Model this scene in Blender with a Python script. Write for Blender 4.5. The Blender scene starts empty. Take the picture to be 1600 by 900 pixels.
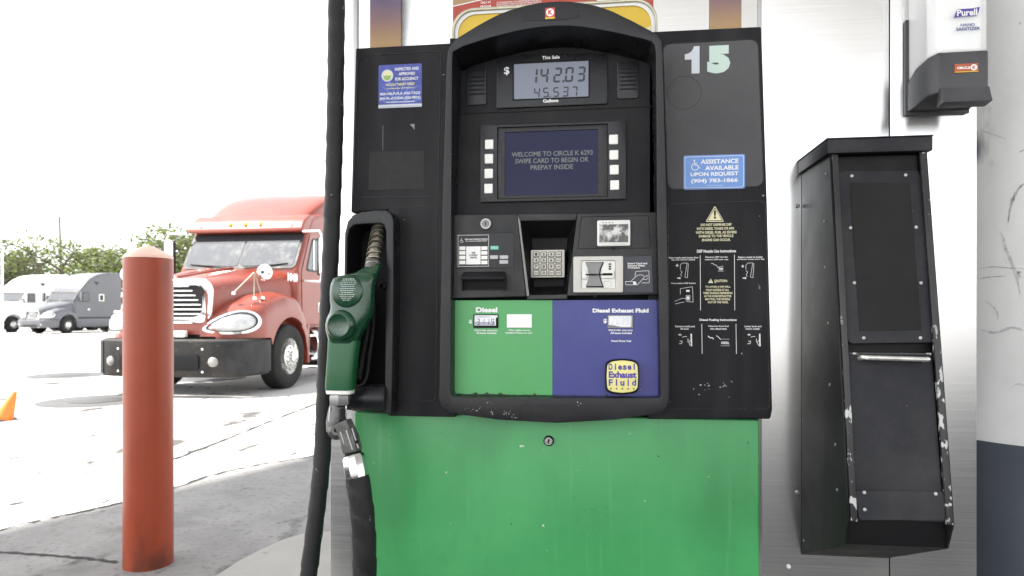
import bpy, bmesh, math, random
from mathutils import Matrix, Vector
random.seed(7)
PI = math.pi
SC = bpy.context.scene
COL = SC.collection

# ------------------------------------------------------------------ camera
F, HOR, D, E, T = 1067.0, 490.0, 1.6, 1.2, math.radians(7.3)
cam_d = bpy.data.cameras.new('camera'); cam = bpy.data.objects.new('camera', cam_d); COL.objects.link(cam)
cam.location = (0, -D, E); cam.rotation_euler = (PI/2, 0, T)
cam_d.sensor_width = 36; cam_d.lens = 36*F/1600
cam_d.shift_y = (HOR-450)/1600
cam_d.clip_end = 2000; cam_d.clip_start = 0.02
cam_d.dof.use_dof = True; cam_d.dof.focus_distance = 1.62; cam_d.dof.aperture_fstop = 6.5
SC.camera = cam

# ------------------------------------------------------------------ sky, sun, exposure
SUN_EL = math.radians(57); SUN_DIR = Vector((-0.93, -0.36))          # horizontal direction towards the sun
SUN_DIR.normalize()
w = bpy.data.worlds.new('World'); SC.world = w; w.use_nodes = True
nt = w.node_tree; nt.nodes.clear()
o_ = nt.nodes.new('ShaderNodeOutputWorld'); bg = nt.nodes.new('ShaderNodeBackground'); sk = nt.nodes.new('ShaderNodeTexSky')
hs = nt.nodes.new('ShaderNodeHueSaturation'); hs.inputs['Saturation'].default_value = 0.16
sk.sky_type = 'NISHITA'; sk.sun_disc = False; sk.sun_elevation = SUN_EL
sk.sun_rotation = math.atan2(SUN_DIR.x, SUN_DIR.y)
sk.dust_density = 1.2; sk.air_density = 1.0; sk.ozone_density = 1.0
bg.inputs['Strength'].default_value = 0.13
nt.links.new(sk.outputs[0], hs.inputs['Color']); nt.links.new(hs.outputs[0], bg.inputs[0]); nt.links.new(bg.outputs[0], o_.inputs[0])
sd = bpy.data.lights.new('sun', 'SUN'); sd.energy = 3.2; sd.angle = math.radians(2.0); sd.color = (1, .95, .88)
so = bpy.data.objects.new('sun', sd); COL.objects.link(so)
to_sun = Vector((SUN_DIR.x*math.cos(SUN_EL), SUN_DIR.y*math.cos(SUN_EL), math.sin(SUN_EL)))
so.rotation_euler = to_sun.to_track_quat('Z', 'Y').to_euler(); so.location = (-10, -4, 20)
SC.view_settings.view_transform = 'Standard'; SC.view_settings.look = 'None'
SC.view_settings.exposure = 2.12; SC.view_settings.gamma = 1

# ------------------------------------------------------------------ helpers
def P(px, py, Y=0.0):
    'where the sight line of a photo pixel meets the upright plane y = Y'
    a = (px-800)/F; b = (HOR-py)/F
    s = (Y+D)/(math.cos(T)+a*math.sin(T))
    return (s*(-math.sin(T)+a*math.cos(T)), E+s*b)
def G(px, py, z=0.0):
    'where it meets the level plane at height z'
    a = (px-800)/F; s = (E-z)*F/(py-HOR)
    return (s*(a*math.cos(T)-math.sin(T)), -D+s*(math.cos(T)+a*math.sin(T)))
def CW(x, f):
    'right / forward metres from the camera foot to world x, y'
    return (x*math.cos(T)-f*math.sin(T), -D+x*math.sin(T)+f*math.cos(T))
def R(px0, py0, px1, py1, Y=0.0):
    mx, my = (px0+px1)/2, (py0+py1)/2
    return P(px0, my, Y)[0], P(px1, my, Y)[0], P(mx, py1, Y)[1], P(mx, py0, Y)[1]     # x0 x1 z0 z1
def PL(pts, Y=0.0): return [P(a, b, Y) for a, b in pts]
def rrect(x0, x1, z0, z1, r, n=5):
    out = []
    for cx, cz, a0 in ((x1-r, z1-r, 0), (x0+r, z1-r, 90), (x0+r, z0+r, 180), (x1-r, z0+r, 270)):
        for k in range(n+1):
            a = math.radians(a0+90*k/n); out.append((cx+r*math.cos(a), cz+r*math.sin(a)))
    return out
def circ(cx, cz, r, n=28, rz=None): return [(cx+r*math.cos(2*PI*k/n), cz+(rz or r)*math.sin(2*PI*k/n)) for k in range(n)]
def rpoly(pts, r, n=4):
    'polygon with rounded corners'
    out = []; N = len(pts)
    for i in range(N):
        p = Vector(pts[i]); a = (Vector(pts[i-1])-p); b = (Vector(pts[(i+1) % N])-p)
        rr = min(r, a.length*.45, b.length*.45); A = p+a.normalized()*rr; B = p+b.normalized()*rr
        for k in range(n+1):
            t = k/n; q = A*(1-t)**2+p*2*t*(1-t)+B*t*t; out.append((q.x, q.y))
    return out

_fc = {}
def text_mesh(s, bold):
    k = (s, bold)
    if k not in _fc:
        c = bpy.data.curves.new('t', 'FONT'); c.body = s; c.size = 1; c.offset = bold; c.resolution_u = 3
        o = bpy.data.objects.new('t', c); COL.objects.link(o)
        dg = bpy.context.evaluated_depsgraph_get(); me = bpy.data.meshes.new_from_object(o.evaluated_get(dg))
        vs = [v.co.copy() for v in me.vertices]; fs = [tuple(p.vertices) for p in me.polygons]
        bpy.data.objects.remove(o); bpy.data.curves.remove(c); bpy.data.meshes.remove(me)
        _fc[k] = (vs, fs)
    return _fc[k]

class MB:
    def __init__(s, M=None): s.bm = bmesh.new(); s.mats = []; s.M = M
    def slot(s, m):
        if m not in s.mats: s.mats.append(m)
        return s.mats.index(m)
    def merge(s, b, m, bev=0, seg=2, ang=.5):
        if bev:
            b.normal_update()
            ed = [e for e in b.edges if len(e.link_faces) == 2 and e.calc_face_angle(0) > ang]
            if ed: bmesh.ops.bevel(b, geom=ed, offset=bev, segments=seg, profile=.6, affect='EDGES', clamp_overlap=True)
        i = s.slot(m)
        for f in b.faces: f.material_index = i
        if s.M is not None: bmesh.ops.transform(b, matrix=s.M, verts=b.verts)
        t = bpy.data.meshes.new('t'); b.to_mesh(t); b.free(); s.bm.from_mesh(t); bpy.data.meshes.remove(t)
        return s
    def raw(s, vs, fs, m, bev=0, seg=2, fix=True, M=None):
        b = bmesh.new(); v = [b.verts.new(p) for p in vs]
        for f in fs:
            try: b.faces.new([v[i] for i in f])
            except ValueError: pass
        if fix: bmesh.ops.recalc_face_normals(b, faces=b.faces)
        if M is not None: bmesh.ops.transform(b, matrix=M, verts=b.verts)
        return s.merge(b, m, bev, seg)
    def box(s, x0, x1, y0, y1, z0, z1, m, bev=0, seg=2, M=None):
        vs = [(x, y, z) for x in (x0, x1) for y in (y0, y1) for z in (z0, z1)]
        return s.raw(vs, [(0,1,3,2), (4,6,7,5), (0,4,5,1), (2,3,7,6), (0,2,6,4), (1,5,7,3)], m, bev, seg, M=M)
    def prism(s, pts, y0, y1, m, bev=0, seg=2, M=None, pts2=None):
        n = len(pts); q = pts2 or pts
        vs = [(x, y0, z) for x, z in pts]+[(x, y1, z) for x, z in q]
        fs = [tuple(range(n)), tuple(range(2*n-1, n-1, -1))]+[(i, (i+1) % n, n+(i+1) % n, n+i) for i in range(n)]
        return s.raw(vs, fs, m, bev, seg, M=M)
    def plate(s, pts, y, m, M=None):
        a = sum(pts[i-1][0]*pts[i][1]-pts[i][0]*pts[i-1][1] for i in range(len(pts)))
        if a < 0: pts = pts[::-1]
        return s.raw([(x, y, z) for x, z in pts], [tuple(range(len(pts)))], m, fix=False, M=M)
    def ring(s, outer, inner, y0, y1, m, bev=0, seg=2, inner_back=None, outer_back=None):
        'frame; outer/inner are lists of (x,z) or (x,y,z) for the front lip'
        n = len(outer); f = lambda l, y: [(p if len(p) == 3 else (p[0], y, p[1])) for p in l]
        vs = f(outer, y0)+f(inner, y0)+f(inner_back or inner, y1)+f(outer_back or outer, y1)
        if not inner_back: vs[2*n:3*n] = [(p[0], y1, p[-1]) for p in inner]
        if not outer_back: vs[3*n:4*n] = [(p[0], y1, p[-1]) for p in outer]
        fs = []
        for i in range(n):
            j = (i+1) % n
            for k in range(4): a, c = k*n, ((k+1) % 4)*n; fs.append((a+i, a+j, c+j, c+i))
        return s.raw(vs, fs, m, bev, seg)
    def tube(s, pts, r, m, n=10, cap=True, smooth=0, M=None):
        pts = [Vector(p) for p in pts]
        if smooth: pts = spline(pts, smooth)
        rs = r if isinstance(r, (list, tuple)) else [r]*len(pts)
        if len(rs) != len(pts): rs = [rs[min(len(rs)-1, int(i*len(rs)/len(pts)))] for i in range(len(pts))]
        vs = []; up = None
        for i, p in enumerate(pts):
            t = (pts[min(i+1, len(pts)-1)]-pts[max(i-1, 0)]).normalized()
            if up is None: up = t.orthogonal().normalized()
            up = (up-t*up.dot(t)).normalized(); sd_ = t.cross(up)
            for k in range(n):
                a = 2*PI*k/n; vs.append(p+(up*math.cos(a)+sd_*math.sin(a))*rs[i])
        L = len(pts); fs = [(i*n+k, i*n+(k+1) % n, (i+1)*n+(k+1) % n, (i+1)*n+k) for i in range(L-1) for k in range(n)]
        if cap: fs += [tuple(range(n)), tuple(range(L*n-1, (L-1)*n-1, -1))]
        return s.raw(vs, fs, m, M=M)
    def lathe(s, prof, o, ax, m, n=24, M=None):
        ax = Vector(ax).normalized(); u = ax.orthogonal().normalized(); v = ax.cross(u); o = Vector(o); vs = []
        for r, h in prof:
            for k in range(n):
                a = 2*PI*k/n; vs.append(o+ax*h+(u*math.cos(a)+v*math.sin(a))*max(r, 1e-5))
        L = len(prof); fs = [(i*n+k, i*n+(k+1) % n, (i+1)*n+(k+1) % n, (i+1)*n+k) for i in range(L-1) for k in range(n)]
        if prof[0][0] > 1e-4: fs.append(tuple(range(n)))
        if prof[-1][0] > 1e-4: fs.append(tuple(range(L*n-1, (L-1)*n-1, -1)))
        return s.raw(vs, fs, m, M=M)
    def loft(s, secs, m, cap=True, bev=0, M=None):
        n = len(secs[0]); vs = [p for q in secs for p in q]; L = len(secs)
        fs = [(i*n+k, i*n+(k+1) % n, (i+1)*n+(k+1) % n, (i+1)*n+k) for i in range(L-1) for k in range(n)]
        if cap: fs += [tuple(range(n)), tuple(range(L*n-1, (L-1)*n-1, -1))]
        return s.raw(vs, fs, m, bev, M=M)
    def text(s, t, x0, x1, z0, z1, y, m, bold=.02, M=None):
        vs, fs = text_mesh(t, bold)
        if not vs: return s
        a0 = min(v.x for v in vs); a1 = max(v.x for v in vs); b0 = min(v.y for v in vs); b1 = max(v.y for v in vs)
        sx = (x1-x0)/max(a1-a0, 1e-6); sz = (z1-z0)/max(b1-b0, 1e-6)
        return s.raw([(x0+(v.x-a0)*sx, y, z0+(v.y-b0)*sz) for v in vs], fs, m, fix=False, M=M)
    def line(s, pts, wd, y, m):
        for (x0, z0), (x1, z1) in zip(pts, pts[1:]):
            d = Vector((x1-x0, z1-z0)); L = d.length or 1e-6; nx, nz = -d.y/L*wd/2, d.x/L*wd/2
            s.plate([(x0-nx, z0-nz), (x1-nx, z1-nz), (x1+nx, z1+nz), (x0+nx, z0+nz)], y, m)
        return s
    def build(s, name, parent=None, smooth=35, local=False):
        if parent is not None and not local: bmesh.ops.translate(s.bm, verts=s.bm.verts, vec=-Vector(WORLD(parent)))
        me = bpy.data.meshes.new(name); s.bm.to_mesh(me); s.bm.free()
        for m in s.mats: me.materials.append(m)
        if smooth:
            for p in me.polygons: p.use_smooth = True
            me.set_sharp_from_angle(angle=math.radians(smooth))
        o = bpy.data.objects.new(name, me); COL.objects.link(o); o.parent = parent
        return o
def WORLD(o):
    v = Vector(o.location)
    while o.parent: o = o.parent; v += o.location
    return v
def spline(pts, k=6):
    out = []; P_ = [pts[0]*2-pts[1]]+list(pts)+[pts[-1]*2-pts[-2]]
    for i in range(1, len(P_)-2):
        a, b, c, d = P_[i-1:i+3]
        for j in range(k):
            t = j/k; out.append(.5*((2*b)+(c-a)*t+(2*a-5*b+4*c-d)*t*t+(3*b-a-3*c+d)*t**3))
    out.append(pts[-1]); return out
def thing(name, label, cat, loc=(0, 0, 0), rz=0, group=None):
    o = bpy.data.objects.new(name, None); COL.objects.link(o); o.location = loc; o.rotation_euler = (0, 0, rz); o.empty_display_size = .1
    o['label'] = label; o['category'] = cat
    if group: o['group'] = group
    return o
def tag(o, label, cat, group=None):
    o['label'] = label; o['category'] = cat
    if group: o['group'] = group
    return o
def struct(o): o['kind'] = 'structure'; return o
def copy_tree(o, parent=None):
    c = o.copy(); COL.objects.link(c); c.parent = parent
    for ch in list(o.children): copy_tree(ch, c)
    return c

# ------------------------------------------------------------------ materials
def mat(name, col, rough=.5, metal=0.0, var=.12, vs=6.0, bump=0.0, bs=300.0, spec=.5, rvar=.08, specks=None, stretch=None,
        dust=None, coat=0, emit=None, trans=0):
    m = bpy.data.materials.new(name); m.use_nodes = True; t = m.node_tree; p = t.nodes['Principled BSDF']
    N = t.nodes.new; L = t.links.new
    tc = N('ShaderNodeTexCoord'); src = tc.outputs['Object']
    if stretch:
        mp = N('ShaderNodeMapping'); mp.inputs['Scale'].default_value = stretch; L(src, mp.inputs[0]); ssrc = mp.outputs[0]
    else: ssrc = src
    nz = N('ShaderNodeTexNoise'); nz.inputs['Scale'].default_value = vs; nz.inputs['Detail'].default_value = 7; nz.inputs['Roughness'].default_value = .62; L(ssrc, nz.inputs['Vector'])
    mr = N('ShaderNodeMapRange'); mr.inputs[1].default_value = .3; mr.inputs[2].default_value = .7; mr.inputs[3].default_value = 1-var; mr.inputs[4].default_value = 1+var; L(nz.outputs[0], mr.inputs[0])
    mx = N('ShaderNodeVectorMath'); mx.operation = 'SCALE'; mx.inputs[0].default_value = col; L(mr.outputs[0], mx.inputs['Scale'])
    out = mx.outputs[0]
    if dust:                       # (colour, amount): pale uneven film
        n3 = N('ShaderNodeTexNoise'); n3.inputs['Scale'].default_value = 3.1; n3.inputs['Detail'].default_value = 9; n3.inputs['Roughness'].default_value = .7; L(src, n3.inputs['Vector'])
        r3 = N('ShaderNodeMapRange'); r3.inputs[1].default_value = .42; r3.inputs[2].default_value = .75; r3.inputs[3].default_value = 0; r3.inputs[4].default_value = dust[1]; L(n3.outputs[0], r3.inputs[0])
        x3 = N('ShaderNodeMix'); x3.data_type = 'RGBA'; L(r3.outputs[0], x3.inputs[0]); L(out, x3.inputs[6]); x3.inputs[7].default_value = (*dust[0], 1); out = x3.outputs[2]
    for sp in (specks or []):      # (colour, scale, threshold, softness, stretch, zmax): chips, spots, streaks
        n2 = N('ShaderNodeTexNoise'); n2.inputs['Scale'].default_value = sp[1]; n2.inputs['Detail'].default_value = 4
        if len(sp) > 4 and sp[4]:
            mp2 = N('ShaderNodeMapping'); mp2.inputs['Scale'].default_value = sp[4]; L(src, mp2.inputs[0]); L(mp2.outputs[0], n2.inputs['Vector'])
        else: L(src, n2.inputs['Vector'])
        r2 = N('ShaderNodeMapRange'); r2.inputs[1].default_value = sp[2]; r2.inputs[2].default_value = sp[2]+sp[3]; L(n2.outputs[0], r2.inputs[0]); fac = r2.outputs[0]
        if len(sp) > 5:
            sx = N('ShaderNodeSeparateXYZ'); L(src, sx.inputs[0]); rz_ = N('ShaderNodeMapRange'); rz_.inputs[1].default_value = sp[5]; rz_.inputs[2].default_value = sp[5]-.12; L(sx.outputs[2], rz_.inputs[0])
            mm = N('ShaderNodeMath'); mm.operation = 'MULTIPLY'; L(fac, mm.inputs[0]); L(rz_.outputs[0], mm.inputs[1]); fac = mm.outputs[0]
        x2 = N('ShaderNodeMix'); x2.data_type = 'RGBA'; L(fac, x2.inputs[0]); L(out, x2.inputs[6]); x2.inputs[7].default_value = (*sp[0], 1); out = x2.outputs[2]
    L(out, p.inputs['Base Color'])
    rr = N('ShaderNodeMapRange'); rr.inputs[1].default_value = .3; rr.inputs[2].default_value = .7; rr.inputs[3].default_value = max(.02, rough-rvar); rr.inputs[4].default_value = min(1, rough+rvar); L(nz.outputs[0], rr.inputs[0]); L(rr.outputs[0], p.inputs['Roughness'])
    p.inputs['Metallic'].default_value = metal; p.inputs['Specular IOR Level'].default_value = spec
    if coat: p.inputs['Coat Weight'].default_value = coat; p.inputs['Coat Roughness'].default_value = .12
    if trans: p.inputs['Transmission Weight'].default_value = trans; p.inputs['IOR'].default_value = 1.3
    if emit: p.inputs['Emission Color'].default_value = (*emit[0], 1); p.inputs['Emission Strength'].default_value = emit[1]
    if bump:
        nb = N('ShaderNodeTexNoise'); nb.inputs['Scale'].default_value = bs; nb.inputs['Detail'].default_value = 3; L(ssrc, nb.inputs['Vector'])
        b = N('ShaderNodeBump'); b.inputs['Strength'].default_value = bump; b.inputs['Distance'].default_value = .002; L(nb.outputs[0], b.inputs['Height']); L(b.outputs[0], p.inputs['Normal'])
    return m
def see_through(m, k):
    nt = m.node_tree; p = nt.nodes['Principled BSDF']; t = nt.nodes.new('ShaderNodeBsdfTransparent'); x = nt.nodes.new('ShaderNodeMixShader'); x.inputs[0].default_value = k
    nt.links.new(p.outputs[0], x.inputs[1]); nt.links.new(t.outputs[0], x.inputs[2]); nt.links.new(x.outputs[0], nt.nodes['Material Output'].inputs[0])
GREYDUST = (.16, .155, .15)
M = dict(
 door = mat('black_plastic', (.009, .009, .0115), .5, spec=.18, bump=.22, bs=900, var=.2, dust=(GREYDUST, .06), specks=[((.032, .032, .034), 5, .48, .35, (2.5, 1, .4)), ((.3, .3, .3), 55, .735, .03)]),  # the stretched speck layer paints soft vertical reflections
 faded = mat('chalky_sheen_plastic', (.075, .075, .081), .5, spec=.3, bump=.35, bs=900, var=.25, vs=3, dust=(GREYDUST, .25)),  # chalky wear plus the sky's sheen, both put into a paler base colour
 bezel = mat('black_bezel_plastic', (.009, .0095, .012), .30, spec=.32, bump=.12, bs=900, var=.12, dust=(GREYDUST, .07)),
 bezel_low = mat('scuffed_bezel_plastic', (.024, .025, .028), .45, bump=.15, bs=900, dust=(GREYDUST, .10), specks=[((.55, .55, .55), 48, .72, .03)]),
 inner = mat('charcoal_plastic', (.008, .008, .0105), .5, spec=.18, bump=.2, bs=1100, dust=(GREYDUST, .12)),
 card = mat('grey_black_plastic', (.026, .027, .03), .5, spec=.25, bump=.25, bs=1100, dust=((.25, .24, .22), .22)),
 dark = mat('deep_black_plastic', (.005, .005, .006), .55, spec=.2, bump=.1),
 smoke = mat('smoked_plate', (.008, .008, .011), .25, spec=.3, dust=(GREYDUST, .06)),
 ghost = mat('sticker_residue', (.030, .030, .032), .62, spec=.2, var=.25, vs=40),
 black = mat('black_rubber', (.010, .010, .011), .55, spec=.3, bump=.4, bs=160, dust=((.12, .12, .12), .16), specks=[((.2, .2, .2), 60, .7, .04)]),
 green = mat('green_panel_print', (.066, .33, .102), .36, var=.07, vs=3, dust=((.16, .42, .19), .22), specks=[((.03, .10, .035), 14, .70, .10, (1, 1, .25)), ((.02, .05, .02), 70, .73, .03)]),
 green_cab = mat('green_painted_steel', (.050, .31, .098), .33, var=.12, vs=2.5, dust=((.11, .39, .16), .35), specks=[((.030, .20, .065), 3.2, .50, .25, (1, 1, .45)), ((.02, .12, .042), 6, .60, .2, (1, 1, .35)), ((.09, .38, .15), 22, .60, .3, (3, 1, .15)), ((.55, .6, .55), 55, .735, .02), ((.01, .03, .012), 45, .755, .02)]),
 blue = mat('blue_panel_print', (.030, .036, .21), .35, var=.08, vs=3, dust=((.10, .11, .34), .25), specks=[((.45, .45, .5), 60, .76, .02)]),
 nozzle = mat('green_vinyl_cover', (.006, .052, .022), .25, var=.3, vs=14, bump=.1, bs=60, coat=.35, dust=((.004, .02, .01), .6)),
 nozzle_low = mat('green_grip_vinyl', (.010, .098, .034), .38, var=.12, vs=9, dust=((.01, .05, .02), .45)),
 white = mat('white_print', (.80, .80, .80), .5, var=.03, spec=.3),
 offw = mat('button_white', (.82, .81, .78), .4, var=.05),
 ltgreen = mat('pale_green_print', (.50, .62, .565), .35, var=.05), ltblue = mat('pale_lilac_print', (.56, .60, .66), .35, var=.05),
 yellow = mat('yellow_print', (.74, .68, .26), .45, var=.06), yel2 = mat('pale_yellow_print', (.68, .65, .42), .5, var=.04),
 stick_blue = mat('sticker_blue', (.13, .27, .62), .4, var=.05), stick_ind = mat('sticker_indigo', (.045, .065, .34), .4, var=.45, vs=30),
 lcd = mat('lcd_glass', (.17, .19, .25), .18, var=.04), lcd_dark = mat('lcd_segment', (.014, .016, .03), .3), lcd_pale = mat('lcd_pale', (.78, .78, .82), .25, var=.05), lcd_faint = mat('lcd_faint_segment', (.60, .62, .66), .25),
 lcd_lilac = mat('lcd_shaded', (.40, .40, .50), .3, var=.1),
 screen = mat('screen_glass', (.006, .0065, .016), .14, spec=.14, var=.3, vs=3, emit=((.03, .032, .13), .07), dust=((.03, .03, .05), .3)),
 scr_txt = mat('screen_text', (.12, .14, .125), .4, emit=((.3, .36, .3), .02)),
 steel_key = mat('keypad_steel', (.40, .385, .345), .42, metal=.5, var=.12, vs=40), key_dk = mat('key_engraving', (.03, .03, .03), .5),
 silver = mat('silver_plastic', (.60, .60, .58), .42, metal=.35, var=.1, vs=20), reader = mat('pale_reader_plastic', (.56, .55, .51), .42, var=.06, vs=25, dust=((.4, .39, .36), .3)),
 grey_mid = mat('grey_plastic', (.22, .22, .22), .45, var=.15, vs=30), grey_lt = mat('light_grey_key', (.46, .46, .47), .45), teal = mat('teal_key', (.20, .55, .47), .4),
 worn = mat('worn_reader_film', (.09, .09, .09), .5, var=.3, vs=60, specks=[((.62, .62, .6), 40, .52, .14)]),
 wornctr = mat('worn_patch', (.80, .80, .78), .5, var=.2, vs=120),
 indigo_sign = mat('dark_indigo_sign', (.016, .017, .032), .35, var=.1),
 chrome = mat('chrome', (.62, .62, .63), .12, metal=1, var=.04), cast = mat('cast_metal', (.10, .10, .098), .4, metal=.6, var=.45, vs=40, bump=.5, bs=120),
 brass = mat('oily_spout_metal', (.30, .28, .235), .36, metal=.9, var=.3, vs=40),
 steel = mat('brushed_stainless', (.74, .74, .745), .22, metal=1, var=.015, vs=2.5, stretch=(1, 1, 90), bump=.02, bs=9, rvar=.03, specks=[((.38, .38, .38), 38, .745, .04)]),
 steel_edge = mat('steel_edge', (.42, .42, .42), .4, metal=.9),
 red = mat('badge_red', (.50, .05, .04), .4), orange = mat('badge_orange', (.40, .085, .03), .4), purple = mat('logo_purple', (.07, .045, .32), .4), navy = mat('navy_print', (.04, .06, .22), .4),
 poster = mat('poster_red', (.38, .050, .03), .4, var=.06), ygold = mat('sign_yellow', (.62, .42, .035), .4, var=.06, vs=4), gold = mat('tarnished_frame', (.44, .42, .33), .35, metal=.6, var=.25, vs=30), white_frame = mat('white_frame', (.72, .72, .70), .35),
 cabinet = mat('black_sheet_steel', (.006, .006, .007), .36, spec=.2, var=.25, vs=5, dust=(GREYDUST, .14), specks=[((.3, .3, .3), 60, .76, .02)]),
 cabinet_f = mat('black_front_steel', (.014, .0145, .019), .42, spec=.22, var=.25, vs=5, dust=(GREYDUST, .26), specks=[((.35, .35, .35), 70, .76, .02)]),
 chips = mat('chipped_black_edge', (.015, .015, .018), .4, var=.2, dust=(GREYDUST, .2), specks=[((.50, .50, .50), 75, .585, .03, (1, 1, .55), .62), ((.45, .45, .45), 26, .63, .02, (1, 1, .6), .5), ((.45, .45, .45), 60, .68, .03)]),
 dispenser = mat('charcoal_dispenser_plastic', (.05, .051, .057), .42, spec=.35, var=.1, vs=12, bump=.1, bs=700, dust=((.2, .2, .2), .15)),
 clear = mat('clear_plastic', (.93, .94, .94), .08, var=.02), gel = mat('milky_refill', (.92, .925, .93), .25, var=.05, spec=.6),
 concrete_w = mat('white_column_paint', (.80, .80, .795), .6, var=.05, vs=5, bump=.3, bs=40, dust=((.62, .62, .61), .4), specks=[((.16, .16, .16), 5, .66, .07, (1, 1, .5)), ((.2, .2, .2), 14, .70, .05)]),
 concrete_b = mat('slate_column_paint', (.062, .074, .095), .5, var=.12, vs=5, bump=.3, bs=40, dust=((.12, .13, .14), .3), specks=[((.4, .4, .4), 40, .77, .02)]),
 bollard = mat('red_bollard_sleeve', (.285, .047, .017), .40, spec=.35, var=.09, vs=5, dust=((.29, .062, .032), .4), specks=[((.10, .03, .018), 9, .42, .2, None, .14), ((.17, .03, .014), 5, .58, .12, (1, 1, .35)), ((.45, .2, .14), 40, .74, .03), ((.12, .035, .02), 60, .76, .02)]),  # the low speck layer paints a contact shadow and dirt near the ground
 bcap = mat('sunlit_bollard_cap', (.78, .52, .44), .5, var=.1, vs=12),  # base colour lightened in place of sunlight on the cap
 cone = mat('orange_cone_plastic', (.72, .17, .02), .5), cone_dk = mat('cone_base_black', (.03, .03, .03), .7),
 wood = mat('pole_wood', (.16, .13, .10), .8), galv = mat('white_pole', (.75, .75, .75), .5),
)

see_through(M['clear'], .55)
_t = M['steel'].node_tree; _p = _t.nodes['Principled BSDF']; _p.inputs['Anisotropic'].default_value = .8; _v = _t.nodes.new('ShaderNodeCombineXYZ'); _v.inputs[2].default_value = 1; _t.links.new(_v.outputs[0], _p.inputs['Tangent'])
# ------------------------------------------------------------------ the ground
def ground_mat(name, col, col2, sc, spots, crack=None):
    return mat(name, col, .82, var=.16, vs=sc, bump=.5, bs=70, dust=(col2, .6), specks=spots, spec=.3)
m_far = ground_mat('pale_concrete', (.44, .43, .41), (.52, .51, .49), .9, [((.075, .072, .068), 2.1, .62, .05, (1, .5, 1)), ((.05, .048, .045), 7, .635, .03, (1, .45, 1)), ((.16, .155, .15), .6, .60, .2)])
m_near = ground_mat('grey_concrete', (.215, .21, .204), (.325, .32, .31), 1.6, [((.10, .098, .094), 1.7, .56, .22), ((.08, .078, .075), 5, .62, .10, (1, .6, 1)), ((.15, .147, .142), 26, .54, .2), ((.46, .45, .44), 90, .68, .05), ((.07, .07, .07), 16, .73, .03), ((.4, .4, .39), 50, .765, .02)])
m_isl = ground_mat('island_concrete', (.30, .29, .27), (.37, .36, .34), 3, [((.15, .145, .14), 5, .66, .08), ((.12, .12, .12), 60, .73, .03)])
m_joint = mat('joint_filler', (.035, .034, .033), .9, var=.5, vs=6)
m_patch = ground_mat('lid_concrete', (.085, .085, .086), (.11, .11, .11), 2, [((.05, .05, .05), 4, .66, .08)])
def ghost_pad(poly, z, name, m):
    b = MB(); b.raw([(x, y, z) for x, y in poly], [tuple(range(len(poly)))], m, fix=False); return b.build(name, smooth=0)
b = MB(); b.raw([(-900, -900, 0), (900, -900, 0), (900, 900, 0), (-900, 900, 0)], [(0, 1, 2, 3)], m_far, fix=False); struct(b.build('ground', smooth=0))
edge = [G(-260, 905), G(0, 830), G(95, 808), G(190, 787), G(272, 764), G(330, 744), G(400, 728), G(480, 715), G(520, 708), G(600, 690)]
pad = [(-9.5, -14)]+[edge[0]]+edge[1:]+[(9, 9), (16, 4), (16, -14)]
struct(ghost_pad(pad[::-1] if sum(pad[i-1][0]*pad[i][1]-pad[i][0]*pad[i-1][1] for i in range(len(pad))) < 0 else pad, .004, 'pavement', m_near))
struct(ghost_pad([(-7, -4.5), (14, -4.5), (14, -.47), (-7, -.47)], .006, 'added_dark_sheet', ground_mat('reflection_darkener', (.03, .03, .03), (.05, .05, .05), 2, [])))  # unseen dark sheet, added to darken what the steel cladding reflects
def joint(pts, wd, z):
    rnd = random.Random(len(pts)*7+int(wd*1e4)); L = []; R_ = []
    vv = spline([Vector((*p, 0)) for p in pts], 9)
    for i, p in enumerate(vv):
        t = (vv[min(i+1, len(vv)-1)]-vv[max(i-1, 0)]).normalized(); n = Vector((-t.y, t.x, 0)); k = wd*(.35+rnd.random()*.75)/2; q = p+n*(rnd.random()-.5)*wd*.5
        L.append(q+n*k+Vector((0, 0, z))); R_.append(q-n*k+Vector((0, 0, z)))
    n = len(L); return L+R_, [(i, n+i, n+i+1, i+1) for i in range(n-1)]
b = MB()
for pts, wd in ((edge[:9], .035), ([G(272, 718), G(350, 688), G(420, 660), G(500, 629)], .045), ([G(-60, 783), G(60, 760), G(192, 733)], .014), ([G(-40, 863), G(40, 867), G(120, 873), G(184, 880)], .026)):
    v, f = joint(pts, wd, .008); b.raw(v, f, m_joint)
struct(b.build('pavement_joints', smooth=0))
ic = [(-1.56, -.45), (-1.56, 1.0)]+[G(340, 895, .15), G(370, 876, .15), G(400, 860, .15), G(440, 842, .15), G(480, 830, .15), (-1.15, 1.62), (8, 1.62), (8, -.45)]
ic = [(-1.56, -.3), (-1.50, -.42), (-1.38, -.45), (8, -.45), (8, 1.62), (-1.10, 1.62), G(480, 830, .15), G(440, 842, .15), G(400, 860, .15), G(370, 876, .15), G(340, 895, .15), (-1.56, .75)]
b = MB(); n = len(ic); b.raw([(x, y, 0) for x, y in ic]+[(x, y, .15) for x, y in ic], [tuple(range(n, 2*n))]+[(i, (i+1) % n, n+(i+1) % n, n+i) for i in range(n)], m_isl, bev=.02, seg=3)
struct(b.build('kerb_island'))
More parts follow.
